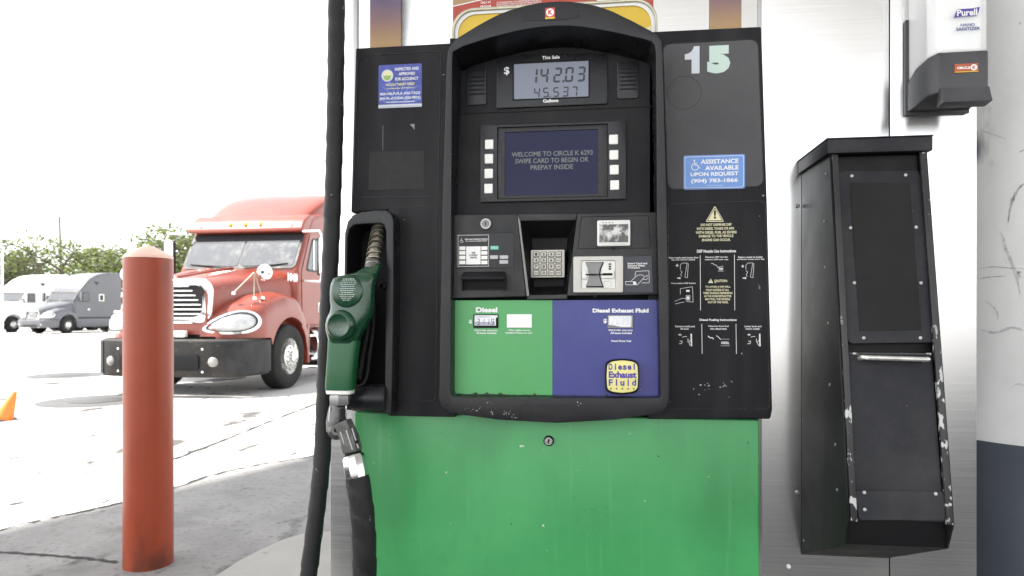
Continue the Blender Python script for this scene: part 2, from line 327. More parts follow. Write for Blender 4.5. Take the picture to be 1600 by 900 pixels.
for k, (px, py, lab) in enumerate(((107, 586.5, 'grey round tank lid in the pale concrete, farther one left of the red bollard'), (150, 626.5, 'grey round tank lid in the pale concrete, nearest one, partly behind the red bollard'), (322, 591, 'grey round tank lid in the shadow below the front bumper of the red truck'))):
    x, y = G(px, py); t = thing('tank_lid', lab, 'manhole cover', (x, y, 0), 0, 'round tank lids in the forecourt')
    b = MB(); b.lathe([(.70, 0), (.70, .006), (.69, .008)], (0, 0, 0), (0, 0, 1), m_patch, 40); b.build('rim_slab', t, local=True)
    b = MB(); b.lathe([(.34, .0085), (.34, .013), (.33, .014)], (.02, 0, 0), (0, 0, 1), mat('iron_cover', (.06, .06, .06), .6, metal=.3), 32); b.build('cover', t, local=True)

# ------------------------------------------------------------------ canopy over the lane
t = thing('canopy', 'white flat forecourt canopy roof high above the fuel pump', 'canopy', (0, 0, 0))
d = Vector((.387, .922)); nn = Vector((.922, -.387)); hh = 5.0
A = Vector((edge[1][0], edge[1][1]))+SUN_DIR*hh/math.tan(SUN_EL)
q = [A-d*5.5, A+d*4.2, A+d*4.2+nn*16, A-d*5.5+nn*16]
b = MB(); b.raw([(p.x, p.y, z) for z in (hh, hh+.7) for p in q], [(0, 1, 2, 3), (7, 6, 5, 4)]+[(i, (i+1) % 4, 4+(i+1) % 4, 4+i) for i in range(4)], mat('canopy_white', (.78, .78, .76), .5), bev=.03)
b.build('roof_deck', t)
b = MB(); p = A+d*1.3+nn*13.5; b.box(p.x-.15, p.x+.15, p.y-.15, p.y+.15, .0, hh-.005, M['white_frame'], .01); b.build('post', t)

# ------------------------------------------------------------------ steel clad pillar behind the pump
WY = .12
col = thing('steel_clad_pillar', 'brushed stainless steel cladding standing behind the black fuel pump', 'pillar', (0, WY, .15))
xs = [P(516, 500, WY)[0], P(556, 300, WY)[0], P(1187, 300, WY)[0], P(1390, 300, WY)[0], P(1527, 500, WY)[0]]
for i in range(4):
    b = MB(); b.box(xs[i]+.0012, xs[i+1]-.0012, WY, WY+.03, .15, 3.0, M['steel'], .0015); b.build('steel_sheet', col)
b = MB(); b.box(xs[0]+.004, xs[4]-.004, WY+.031, WY+.35, .15, 2.995, M['steel_edge']); b.build('core', col)
b = MB(); b.box(xs[1]-.006, xs[1]+.006, WY-.004, WY-.0005, .15, 2.99, M['steel_edge'], .001); b.box(xs[2]-.004, xs[2]+.004, WY-.004, WY-.0005, .15, 2.99, M['steel_edge'], .001); b.build('cover_strip', col)
for px, py in ((1246, 322), (1258, 322), (1246, 770), (1232, 885)):
    x, z = P(px, py, WY); b = MB(); b.lathe([(.005, 0), (.005, .003), (.003, .005), (0, .005)], (x, WY, z), (0, -1, 0), M['steel_edge'] if px != 1232 else M['white'], 12); b.build('rivet', col)
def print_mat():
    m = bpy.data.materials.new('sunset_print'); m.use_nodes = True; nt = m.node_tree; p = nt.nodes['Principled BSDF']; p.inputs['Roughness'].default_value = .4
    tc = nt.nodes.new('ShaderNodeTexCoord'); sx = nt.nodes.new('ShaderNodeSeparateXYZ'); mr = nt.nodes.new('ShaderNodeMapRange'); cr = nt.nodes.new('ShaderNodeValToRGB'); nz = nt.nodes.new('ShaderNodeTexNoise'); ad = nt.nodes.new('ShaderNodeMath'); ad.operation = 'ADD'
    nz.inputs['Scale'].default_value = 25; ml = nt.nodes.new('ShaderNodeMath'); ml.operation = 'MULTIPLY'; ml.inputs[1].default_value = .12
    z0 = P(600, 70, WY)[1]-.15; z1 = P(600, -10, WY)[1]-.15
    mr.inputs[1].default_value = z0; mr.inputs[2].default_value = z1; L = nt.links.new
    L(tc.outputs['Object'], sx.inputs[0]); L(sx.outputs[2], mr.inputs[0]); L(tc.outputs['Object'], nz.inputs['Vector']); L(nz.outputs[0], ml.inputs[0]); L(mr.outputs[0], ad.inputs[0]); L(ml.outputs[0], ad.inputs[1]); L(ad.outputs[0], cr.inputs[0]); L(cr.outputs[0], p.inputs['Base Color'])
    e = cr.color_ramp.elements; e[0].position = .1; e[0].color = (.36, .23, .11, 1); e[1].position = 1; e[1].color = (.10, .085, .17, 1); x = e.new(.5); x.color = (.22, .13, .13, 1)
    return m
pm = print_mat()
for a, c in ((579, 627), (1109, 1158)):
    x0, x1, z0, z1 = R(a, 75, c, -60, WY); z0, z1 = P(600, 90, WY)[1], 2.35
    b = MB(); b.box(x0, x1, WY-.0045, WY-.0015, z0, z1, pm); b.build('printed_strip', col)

# poster and framed sign above the pump
PY = WY-.006
po = thing('promo_poster', 'red promotional poster with tiny white print above the pump, behind the yellow sign', 'poster', (0, PY, 1.7))
x0, x1, z0, z1 = R(708, -10, 1021, 60, PY); z1 = 2.3
b = MB(); b.box(x0, x1, PY-.002, PY+.002, z0, z1, M['poster']); y = PY-.0026
ul = lambda px, py: P(px, py, y)
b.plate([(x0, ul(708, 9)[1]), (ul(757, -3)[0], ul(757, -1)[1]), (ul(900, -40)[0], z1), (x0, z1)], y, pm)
b.line([ul(708, 10), ul(760, -2)], .0025, y-.0005, M['white'])
b.text('ONLY AT', *R(751, 2, 767, 5.5, y), y, M['white'], .02)
b.text('CIRCLE', *R(750, 11.5, 762, 8.5, y)[:2], *sorted(R(750, 11.5, 762, 8.5, y)[2:]), y, M['white'], .03)
b.plate(circ(*ul(765, 10), .0035, 16), y, M['white']); b.text('K', *R(764, 11.3, 766.4, 8.8, y)[:2], *sorted(R(764, 11.3, 766.4, 8.8, y)[2:]), y-.0004, M['poster'], .04)
for k, sx in enumerate(('NO PURCHASE NECESSARY. VOID WHERE PROHIBITED BY LAW. OPEN TO', 'LEGAL RESIDENTS 18 YEARS OR OLDER. SEE OFFICIAL RULES FOR', 'HOW TO ENTER, PRIZES, ODDS AND ALL DETAILS. ENDS 12/31', 'WHILE SUPPLIES LAST AT PARTICIPATING STORES ONLY')):
    yy = 2.0+k*2.9; b.text(sx, ul(776, yy)[0], ul(846, yy)[0], ul(810, yy+1)[1], ul(810, yy-1)[1], y, M['white'], .02)
b.plate([ul(933, 12), ul(1004, 9), ul(1004, -30), ul(933, -30)], y, M['white'])
b.build('printed_sheet', po)
SY = PY-.035
sg = thing('topper_sign', 'yellow sign in a rounded white and metal frame peeking out behind the pump arch', 'sign', (0, SY, 1.6))
def rr_px(a, t_, c, bt, r, Y): x0, x1, z0, z1 = R(a, t_, c, bt, Y); return rrect(x0, x1, min(z0, z1), max(z0, z1), r, 8)
b = MB(); o1 = rr_px(707, 8, 1027, 150, .055, SY); i1 = rr_px(711, 12, 1023.5, 146, .05, SY); b.ring(o1, i1, SY-.012, SY+.012, M['gold'], .002); b.build('metal_rim', sg)
b = MB(); i2 = rr_px(716.5, 17, 1017.5, 140, .045, SY); b.ring(i1, i2, SY-.006, SY+.010, M['white_frame'], .001); b.build('white_border', sg)
b = MB(); x_ = [(p[0], p[1]) for p in i2]; b.prism(x_, SY-.002, SY+.008, M['ygold']); y = SY-.003
b.plate(PL([(1001, 47.5), (1017, 40.5), (1017, 70), (1001, 70)], y), y, M['yel2']); b.build('yellow_face', sg)

# ------------------------------------------------------------------ FUEL PUMP
pump = thing('fuel_pump', 'black and green diesel fuel pump with number 15 and card reader', 'fuel pump', (0, .1, .15))
# lower cabinet
gx0, gx1 = P(553, 780, .02)[0], P(1187, 780, .02)[0]; gz1 = P(870, 650, .02)[1]
b = MB(); b.box(gx0, gx1, .02, WY-.004, .15, gz1, M['green_cab'], .006, 3); cabt = b.build('lower_cabinet', pump)
x, z = P(857.5, 688.5, .02)
b = MB(); b.lathe([(.0125, 0), (.0125, .003), (.0105, .0045)], (x, .02, z), (0, -1, 0), M['dark'], 24); b.lathe([(.0098, .0045), (.0098, .0075), (.009, .0085), (0, .0085)], (x, .02, z), (0, -1, 0), M['chrome'], 24)
b.box(x-.0012, x+.0012, .0105, .0113, z-.006, z+.006, M['dark']); b.line([(x-.004, z-.003), (x+.004, z+.004)], .0014, .0109, M['dark']); b.build('lock', cabt)
# head body behind the doors
hx0, hx1 = P(556, 300, .03)[0], P(1190, 300, .03)[0]
b = MB(); b.box(hx0+.012, hx1-.012, .056, WY-.006, gz1-.01, P(870, 60, .03)[1], M['dark']); b.build('head_body', pump)
# left door (leaves the nozzle boot free)
b = MB(); pts = PL([(555.5, 75), (712, 66.5), (712, 652), (606, 650), (606, 328), (548, 332)], 0); b.prism(pts, 0, .055, M['door'], .005, 3)
door_l = b.build('left_door', pump)
def outline(b, pts, Y, r, m, wd=.0022, dep=.0012):
    q = rpoly(PL(pts, Y), r, 6); cx = sum(p[0] for p in q)/len(q); cz = sum(p[1] for p in q)/len(q)
    inn = []
    N = len(q)
    for i in range(N):
        a = Vector(q[i-1]); c = Vector(q[(i+1) % N]); tt = (c-a).normalized(); nrm = Vector((-tt.y, tt.x)); p = Vector(q[i])
        if (Vector((cx, cz))-p).dot(nrm) < 0: nrm = -nrm
        inn.append(tuple(p+nrm*wd))
    b.ring(q, inn, Y-dep, Y+.0005, m, .0005, 1)
b = MB(); outline(b, [(559, 87), (690, 79), (685, 308), (551, 309)], 0, .022, M['bezel']); outline(b, [(620, 323), (684, 323), (682, 627), (620, 628)], 0, .015, M['bezel']); b.build('moulded_rib', door_l)
y = -.0008
b = MB(); b.plate(PL([(577, 237), (663, 236), (662, 295), (576, 297)], y), y, M['ghost']); b.build('sticker_ghost', door_l)
b = MB(); y = -.0011
b.line(PL([(598, 235), (598.5, 196)], y), .0009, y, M['grey_mid']); b.line(PL([(598.5, 195), (648, 193)], y), .0005, y, M['ghost']); b.line(PL([(648, 193), (648, 235)], y), .0005, y, M['ghost']); b.plate(PL([(640, 194), (648, 193.5), (647.5, 203), (645, 199)], y), y, M['grey_mid'])
b.build('tape_residue', door_l)
# inspection sticker
Ys = -.0008; b = MB(); x0, x1, z0, z1 = R(591.5, 100.5, 659, 168, Ys); b.prism(rrect(x0, x1, z0, z1, .003, 3), Ys, Ys+.0006, M['stick_ind']); y = Ys-.0004
s = (x1-x0)/68.
u = lambda a, c: (x0+a*s, z1-c*s)                   # sticker pixels
def tx(b, t, a0, a1, c0, c1, m, bold=.02, yy=None): b.text(t, x0+a0*s, x0+a1*s, z1-c1*s, z1-c0*s, yy if yy is not None else y, m, bold)
for ang in range(0, 180, 18):
    a = math.radians(ang+9); b.line([(u(34, 60)[0]+math.cos(a)*.012, u(34, 60)[1]+math.sin(a)*.012), (min(max(u(34, 60)[0]+math.cos(a)*.06, x0+.001), x1-.001), min(u(34, 60)[1]+math.sin(a)*.06, z1-.001))], .0016, y+.0001, M['stick_blue'])
b.plate([(x0, z0), (x1, z0), (x1, u(0, 61)[1]), (x0, u(0, 61)[1])], y, M['ltblue'])
b.plate(circ(*u(14, 16.5), 9.3*s, 26), y, M['ltblue']); b.plate(circ(*u(14, 16.5), 7.6*s, 24), y-.0002, M['yel2'])
b.plate([u(7.5, 16.5), u(20.5, 16.5), u(18.5, 22), u(14, 24), u(9.5, 22)], y-.0004, mat('seal_green', (.25, .42, .12), .5))
tx(b, 'INSPECTED AND', 26, 63.5, 5, 9.5, M['white']); tx(b, 'APPROVED', 32, 57.5, 12.5, 17, M['white']); tx(b, 'FOR ACCURACY', 26.5, 63, 20, 24.7, M['white'])
tx(b, 'NICOLE "NIKKI" FRIED', 11.5, 57, 28.5, 32.5, M['yellow']); tx(b, 'Commissioner of Agriculture', 13, 56, 35, 38, M['yellow'])
tx(b, '800-HELP-FLA (435-7352)', 2.5, 65.5, 42.5, 47.5, M['white']); tx(b, '800-FL-AYUDA (352-9832)', 2, 66, 49.5, 54.5, M['white']); tx(b, 'www.FloridaConsumerHelp.com', 12, 57, 56, 59, M['white'])
tx(b, 'Florida Department of Agriculture and Consumer Services', 2.5, 65.5, 63.3, 65.6, M['navy'], .01)
st = b.build('inspection_sticker', door_l); st['label'] = 'indigo inspection sticker with round green seal and white print'

# right door
b = MB(); pts = PL([(1012, 49.5), (1190, 41), (1199, 320), (1207, 640), (1204, 655), (1012, 655)], 0); b.prism(pts, 0, .055, M['door'], .005, 3)
door_r = b.build('right_door', pump)
b = MB(); outline(b, [(1035, 68), (1185, 60), (1194, 292), (1043, 297)], 0, .02, M['bezel']); outline(b, [(1044, 318), (1197, 313), (1204, 640), (1044, 640)], 0, .018, M['bezel']); b.build('moulded_rib', door_r)
b = MB(); b.plate(rpoly(PL([(1036.5, 69.5), (1183.5, 61.5), (1192.5, 290.5), (1044.5, 295.5)], -.0005), .019, 6), -.0005, M['faded']); b.build('door_inset', door_r)  # plate that paints the sheen on the upper door
y = -.0012
b = MB(); x0, x1, z0, z1 = R(1070, 72.5, 1093, 115, y); b.plate([(x0+(x1-x0)*a, z0+(z1-z0)*c) for a, c in ((.46, 0), (1, 0), (1, 1), (.62, 1), (.56, .9), (.44, .81), (.26, .75), (0, .72), (0, .52), (.46, .52))], y, M['ltblue']); b.build('number_sticker', door_r)['label'] = 'pale lilac figure 1'
b = MB(); x0, x1, z0, z1 = R(1105, 71, 1141, 114.5, y); b.text('5', x0, x1, z0, z1, y, M['ltgreen'], .09); b.build('number_sticker', door_r)['label'] = 'pale green figure 5'
b = MB(); b.ring(circ(*P(1069, 145, 0), .0385, 40), circ(*P(1069, 145, 0), .0375, 40), -.0008, .0005, M['ghost']); b.build('sticker_ghost', door_r)
def wheelchair(b, cx, cz, k, y, m):
    q = lambda a, c: (cx+a*k, cz+c*k)
    b.plate(circ(*q(-.12, .9), .16*k, 12), y, m); b.line([q(-.12, .68), q(-.05, .05), q(.45, .05), q(.72, -.55), q(.95, -.45)], .17*k, y, m); b.line([q(-.1, .4), q(.38, .4)], .14*k, y, m)
    arc = [q(.02+.62*math.cos(math.radians(a)), -.3+.62*math.sin(math.radians(a))) for a in range(120, 345, 15)]; b.line(arc, .14*k, y, m)
b = MB(); x0, x1, z0, z1 = R(1068, 242, 1164, 295.5, y); b.prism(rrect(x0, x1, z0, z1, .003, 3), y, y+.0008, M['stick_blue']); s = (x1-x0)/96.; yy = y-.0004
q1 = rrect(x0+2*s, x1-2*s, z0+2*s, z1-2*s, .004, 3); q2 = rrect(x0+2.6*s, x1-2.6*s, z0+2.6*s, z1-2.6*s, .004, 3); b.ring(q1, q2, yy, yy+.0003, M['white'])
wheelchair(b, x0+18*s, z1-16*s, 8.6*s, yy, M['white'])
tx(b, 'ASSISTANCE', 27, 86, 7, 14.2, M['white'], .03, yy); tx(b, 'AVAILABLE', 34, 86, 17.5, 24.5, M['white'], .03, yy); tx(b, 'UPON REQUEST', 11, 86, 27.5, 34.8, M['white'], .03, yy); tx(b, '(904) 783-1866', 12, 85, 38, 46, M['white'], .03, yy); tx(b, 'provided by the station', 37, 62, 48.5, 50.2, M['white'], .0, yy)
b.build('assistance_sticker', door_r)['label'] = 'light blue assistance sticker with wheelchair sign and phone number'
# instruction print
b = MB(); W = M['white']; Yl = M['yel2']; y = -.0012
def t_px(b, t, a0, c0, a1, c1, m, bold=.02, Y=None):
    Y = y if Y is None else Y
    x0, x1, z0, z1 = R(a0, c0, a1, c1, Y); b.text(t, x0, x1, z0, z1, Y, m, bold)
tri = lambda cx, cy, r: [(cx-r, cy+r*.8), (cx+r, cy+r*.8), (cx, cy-r*.95)]
b.plate(rpoly(PL(tri(1117, 335, 14.5), y), .004), y, Yl); b.plate(rpoly(PL(tri(1117, 335.3, 12.6), y), .003), y-.0003, M['door']); b.plate(rpoly(PL(tri(1117, 335.6, 11), y), .003), y-.0006, Yl)
b.text('!', *R(1115.3, 328, 1118.7, 342, y), y-.0009, M['dark'], .04)
for tt, a0, a1, c in (('DO NOT DISPENSE DEF', 1095, 1143, 351), ('INTO DIESEL TANKS OR MIX', 1089, 1147.5, 357), ('WITH DIESEL FUEL AS SEVERE', 1087, 1151, 363), ('DAMAGE TO THE VEHICLE', 1092, 1146, 368.7), ('ENGINE CAN OCCUR.', 1097, 1141.5, 374.8)): t_px(b, tt, a0, c-2, a1, c+2, Yl, .03)
b.build('warning_print', door_r)['label'] = 'yellow warning print with a triangle'; b = MB()
t_px(b, 'DEF Nozzle Use Instructions', 1089, 390, 1150, 394.6, W, .03)
for tt, a0, c0, a1 in (('Raise nozzle steel access door', 1045, 401, 1091.5), ('flap and remove nozzle.', 1049, 404.6, 1086.5), ('Dispense DEF into the', 1102, 400.4, 1137), ('vehicle\'s DEF tank only.', 1101, 404.2, 1138.5), ('Return nozzle to holder', 1153.5, 400.2, 1192), ('and lower access door flap.', 1151.5, 403.8, 1195), ('Press yellow DEF button', 1049, 441.4, 1087), ('Remove nozzle and', 1055, 508.4, 1085.5), ('lift lever.', 1063.5, 512.3, 1077), ('Dispense diesel fuel', 1107, 508.4, 1138.5), ('into diesel tank.', 1110, 512.2, 1136), ('Lower lever and', 1163.5, 508.4, 1189.5), ('return nozzle.', 1165, 512.2, 1187.5)): t_px(b, tt, a0, c0, a1, c0+2.9, W, .02)
b.plate(PL(tri(1110.5, 439, 4), y), y, Yl); b.text('!', *R(1110, 436.5, 1111, 441, y), y-.0003, M['dark'], .03); t_px(b, 'CAUTION:', 1116, 436.8, 1136.5, 440.8, Yl, .03)
for k, (tt, a0, a1) in enumerate((('TO AVOID A DEF SPILL,', 1102, 1141.5), ('HOLD NOZZLE AT ALL', 1103, 1139), ('TIMES DURING DISPENSING', 1098.5, 1144.5), ('AS THE HOSE RETRACTOR', 1100, 1143), ('MAY PULL THE NOZZLE', 1102, 1141), ('OUT OF THE TANK.', 1106, 1138))): t_px(b, tt, a0, 446.6+k*4.8, a1, 449.9+k*4.8, Yl, .03)
t_px(b, 'Diesel Fueling Instructions', 1093, 498, 1151, 502.4, W, .03)
for a, c0, c1 in ((1094, 399, 485), (1147.5, 398, 485), (1096.5, 506, 553), (1150, 506, 553)): b.line(PL([(a, c0), (a+.6, c1)], y), .0011, y, W)
def strokes(*ls, wd=.0008):
    for l in ls: b.line(PL(l, y), wd, y, W)
for ox in (0, 102.5):
    strokes([(1063+ox, 421), (1063+ox, 414), (1066+ox, 411), (1074+ox, 411)], [(1070+ox, 433), (1073.5+ox, 412), (1075.5+ox, 412), (1074+ox, 434), (1070+ox, 433)], [(1063+ox, 423), (1066+ox, 425), (1063.5+ox, 429), (1065+ox, 432)])
    dn = ox > 0; strokes([(1058+ox, 417), (1058+ox, 414)], [(1058+ox, 434.5), (1062+ox, 434.5)], wd=.0022)
    b.plate(PL([(1055.5+ox, 415.5), (1060.5+ox, 415.5), (1058+ox, 418.5 if dn else 412)], y), y, W); b.plate(PL([(1061.5+ox, 432.5), (1061.5+ox, 436.5), (1064+ox, 434.5)], y), y, W)
strokes([(1111, 412), (1114, 411), (1116, 414), (1119, 414), (1122, 418), (1126, 419)], [(1121, 418), (1130, 416)], [(1122, 423.5), (1131, 423.5)]); t_px(b, 'DEF', 1123.5, 418.7, 1130, 421.8, W, .04)
strokes([(1063, 460), (1063, 451), (1082, 448), (1083, 472), (1072, 471)], [(1054, 471), (1066, 466), (1073, 467)], [(1055, 475), (1063, 473), (1069, 472)], [(1072, 461.5), (1078, 461.5), (1078, 469), (1072, 469), (1072, 461.5)]); b.plate(PL([(1072, 453), (1077.5, 453), (1077.5, 456), (1072, 456)], y), y, W); b.plate(PL([(1073, 463), (1077, 463), (1077, 468), (1073, 468)], y), y, W)
for ox, fl in ((0, -1), (107, 1)):
    strokes([(1061+ox, 523), (1065+ox, 523)], wd=.0022); b.plate(PL([(1063+ox+fl*3.5, 523), (1063+ox, 521), (1063+ox, 525)], y), y, W)
    strokes([(1066+ox, 527), (1070+ox, 525.5), (1073+ox, 526)], [(1062+ox, 533), (1066+ox, 533), (1065+ox, 537), (1061+ox, 537)], [(1075+ox, 535), (1075+ox, 529)], [(1078+ox, 540), (1076.5+ox, 535), (1078.5+ox, 531)], wd=.0012); strokes([(1080+ox, 521.5), (1080.5+ox, 541)], wd=.003)
strokes([(1106, 525), (1110, 528), (1113, 527.5), (1115, 530)], wd=.0016); strokes([(1119, 524.5), (1122, 526), (1126, 530.5)], wd=.0012); strokes([(1126, 530), (1140, 530)], [(1126, 540.3), (1140, 540.3)], wd=.0005); t_px(b, 'DIESEL', 1127, 533.8, 1139.5, 537.6, W, .03)
rnd = random.Random(5)
for k in range(14):
    cx, cy = rnd.choice(((1082, 604), (1097, 602), (1106, 605), (1094, 610), (1130, 601))); cx += rnd.gauss(0, 4); cy += rnd.gauss(0, 3); rr_ = rnd.uniform(.4, 1.5)
    b.plate([P(cx+rr_*math.cos(a)*rnd.uniform(.4, 1.4), cy+rr_*math.sin(a)*rnd.uniform(.4, 1.2), y) for a in [j*PI/3.5 for j in range(7)]], y, M['grey_lt'])
b.build('instruction_print', door_r)['label'] = 'white and yellow printed filling instructions'

# bezel: the deep arched centre frame
def yf(py): return -.095 if py <= 60 else (-.095+.045*(py-60)/275 if py < 335 else -.05)
outer = [(704, 70), (712, 61), (728, 51), (746, 40), (762, 31), (780, 22), (797, 15.5), (815, 10), (838, 5), (860, 2.5), (876, 1.8), (890, 2.2), (910, 4.5), (928, 8), (945, 13), (958, 18), (972, 25), (987, 32), (1002, 40), (1017, 48), (1027, 55), (1033, 64)]
inner = [(706.5, 90), (707.5, 81), (725, 72), (746, 65), (765, 59), (785, 54), (801, 50), (817, 46.5), (838, 43), (860, 40.8), (876, 40.2), (890, 40.3), (910, 42), (930, 45), (949, 48.5), (965, 51.5), (980, 55), (995, 58.5), (1009, 62), (1018, 65), (1023, 71), (1024.5, 80)]
outer += [(1035, 85), (1038, 200), (1042, 330), (1045, 480), (1046, 600), (1046, 625), (1042, 638), (1033, 645), (1010, 649), (960, 656), (870, 661), (780, 656), (722, 648), (700, 644), (690, 637), (685.5, 622), (686, 600), (688, 480), (691, 330), (695, 200), (698, 100), (700, 80)]
inner += [(1025, 100), (1026, 200), (1026.5, 330), (1030, 480), (1033, 600), (1033.5, 615), (1032.5, 619.5), (1029, 621.5), (1005, 622), (960, 622), (870, 622), (780, 621.5), (730, 621), (710, 620.5), (705.5, 618.5), (703.5, 612), (703.5, 598), (704, 480), (705, 330), (705.5, 200), (706, 110), (706.2, 98)]
of = [(*P(a, c, yf(c)), yf(c)) for a, c in outer]; inf = [(*P(a, c, yf(c)), yf(c)) for a, c in inner]
of = [(x, y_, z) for x, z, y_ in of]; inf = [(x, y_, z) for x, z, y_ in inf]
ib = []
for (x, y_, z), (a, c) in zip(inf, inner):
    cx = P(866, 300, 0)[0]; dz = .012 if c < 82 else 0; ib.append((cx+(x-cx)*.985, .004, z-dz))
b = MB(); b.ring(of, inf, -.05, .004, M['bezel'], .0028, 3, inner_back=ib, outer_back=[(x, .004, z) for x, y_, z in of]); bez = b.build('bezel', pump)
# embossed maker's mark and the badge
Yb = -.0508; b = MB(); m = mat('embossed_plastic', (.012, .0125, .015), .3, spec=.3)
b.text('GILBARCO', *R(839, 632, 896, 639, Yb), Yb, m, .02); b.text('VEEDER-ROOT', *R(841, 646, 914, 651.5, Yb), Yb, m, .02); b.line(PL([(840, 642.5), (912, 642.5)], Yb), .001, Yb, m)
b.ring(circ(*P(822, 641, Yb), .015, 28), circ(*P(822, 641, Yb), .0128, 28), Yb-.0005, Yb+.001, m); b.build('maker_mark', bez)
b = MB(); rnd = random.Random(3)
for k in range(34):
    cx, cy = rnd.choice(((743, 630), (763, 632), (745, 640), (792, 646), (805, 652), (733, 641), (908, 631), (768, 645))); cx += rnd.gauss(0, 3); cy += rnd.gauss(0, 2.4); rr_ = rnd.uniform(.3, .9)
    b.plate([P(cx+rr_*math.cos(a)*rnd.uniform(.5, 1.5), cy+rr_*math.sin(a)*rnd.uniform(.5, 1.5), Yb) for a in [j*PI/3 for j in range(6)]], Yb, M['grey_lt'])
b.build('paint_scuff', bez)
Yt = -.0955
b = MB(); q = rpoly(PL([(814.5, 15), (906, 11.5), (907, 28), (870, 32), (814, 33.5)], Yt), .004); b.prism(q, Yt, Yt+.004, M['smoke'], .0008, 1); lab = b.build('label_recess', bez)
b = MB(); y = Yt-.001; x0, x1, z0, z1 = R(852, 12, 867, 29.5, y); zz = z0+(z1-z0)*.16
b.plate([(x0, zz), (x1, zz), (x1, z1), (x0, z1)], y, M['red']); b.plate([(x0, z0), (x1, z0), (x1, zz), (x0, zz)], y, M['ygold']); cx, cz = (x0+x1)/2, (zz+z1)/2
b.plate(circ(cx, cz, (x1-x0)*.41, 26), y-.0003, M['white']); b.text('K', cx-(x1-x0)*.2, cx+(x1-x0)*.24, cz-(x1-x0)*.23, cz+(x1-x0)*.23, y-.0006, M['red'], .06); b.build('badge', lab)['label'] = 'small red square badge with white disc and letter K'
# inner display board
b = MB(); b.prism(PL([(703, 60), (1030, 60), (1033, 336), (701, 338)], .0), .0, .05, M['inner']); board = b.build('display_board', pump)
b = MB(); b.box(*R(710, 171.5, 1022, 173, 0)[:2], -.0016, .0004, *R(710, 171.5, 1022, 173, 0)[2:], M['dark']); b.build('panel_gap', board)
# sale display
Y1 = -.006
b = MB(); q = rpoly(PL([(776, 95), (800, 85), (948, 82), (949.5, 162), (775, 169.5)], Y1), .006); b.prism(q, Y1, .0, M['bezel'], .0025, 2)
sale = b.build('sale_display', board)
x0, x1, z0, z1 = R(803, 97.5, 919.5, 153, Y1-.001)
b = MB(); b.ring(rrect(x0-.003, x1+.003, z0-.002, z1+.004, .0015, 3), rrect(x0, x1, z0, z1, .001, 3), Y1-.0022, Y1-.0002, M['dark'], .0005, 1); b.build('window_rim', sale)
b = MB(); y = Y1-.0008; b.plate([(x0, z0), (x1, z0), (x1, z1), (x0, z1)], y, M['lcd'])
SEG = dict(zip('0123456789', ('abcdef', 'bc', 'abged', 'abgcd', 'fgbc', 'afgcd', 'afgedc', 'abc', 'abcdefg', 'abcdfg')))
def digits(b, txt, xs, w_, z0, z1, y, m, th, slant=.08):
    k = 0
    for ch in txt:
        if ch == '.':
            xx = xs[k-1]+w_*1.12; b.plate([(xx, z0), (xx+th, z0), (xx+th, z0+th), (xx, z0+th)], y, m); continue
        x = xs[k]; k += 1; H = z1-z0; g = th*.22
        sh = lambda a, c: (a+(c-z0)*slant, c)
        hz = lambda zc: [sh(x+g+th*.3, zc), sh(x+g+th*.8, zc+th/2), sh(x+w_-g-th*.8, zc+th/2), sh(x+w_-g-th*.3, zc), sh(x+w_-g-th*.8, zc-th/2), sh(x+g+th*.8, zc-th/2)]
        vt = lambda xc, a, c: [sh(xc-th/2, a+th*.4), sh(xc, a), sh(xc+th/2, a+th*.4), sh(xc+th/2, c-th*.4), sh(xc, c), sh(xc-th/2, c-th*.4)]
        zm = z0+H/2
        seg = dict(a=hz(z1-th/2), g=hz(zm), d=hz(z0+th/2), f=vt(x+th/2, zm+g, z1-g), b=vt(x+w_-th/2, zm+g, z1-g), e=vt(x+th/2, z0+g, zm-g), c=vt(x+w_-th/2, z0+g, zm-g))
        for s_ in SEG[ch]: b.plate(seg[s_], y, m)
y2 = y-.0005
X = lambda px, py=125: P(px, py, y2)[0]
z0d, z1d = P(870, 129, y2)[1], P(870, 105.5, y2)[1]; wd = X(857)-X(844); digits(b, '142.03', [X(a) for a in (826, 843, 864, 882, 900.5)], wd, z0d, z1d, y2, M['lcd_dark'], .0049)
z0d, z1d = P(870, 151.5, y2)[1], P(870, 136, y2)[1]; wd = X(843)-X(833.5); digits(b, '45.537', [X(a) for a in (833.5, 847.5, 863.5, 878, 892)], wd, z0d, z1d, y2, M['lcd_dark'], .0032)
b.build('lcd', sale)
b = MB(); y = Y1-.0006; t_px(b, 'This Sale', 847, 87, 874.5, 92.2, W, .03); b.build('caption', sale); b = MB(); t_px(b, 'Gallons', 848.5, 154.6, 872.5, 160, W, .03); b.build('caption', sale); b = MB(); t_px(b, '$', 787.5, 104.5, 796, 117.5, W, .02); b.build('dollar_sign', sale)
# speaker grilles
for a, c, e_, f in ((728.5, 106, 760, 164), (964, 95.5, 998, 154)):
    b = MB(); x0, x1, z0, z1 = R(a, c, e_, f, -.003); b.prism(rrect(x0, x1, z0, z1, .006, 4), -.004, 0, M['bezel'], .0015, 2); gr = b
    sp = gr.build('speaker', board)
    b = MB()
    for k in range(5 if a < 800 else 6):
        zz = z1-(z1-z0)*((.25+.115*k) if a < 800 else (.2+.11*k)); b.prism(rrect(x0+.006, x1-.004, zz-.0016, zz+.0016, .0014, 2), -.0052, -.0038, M['dark'])
    b.build('speaker_slot', sp)
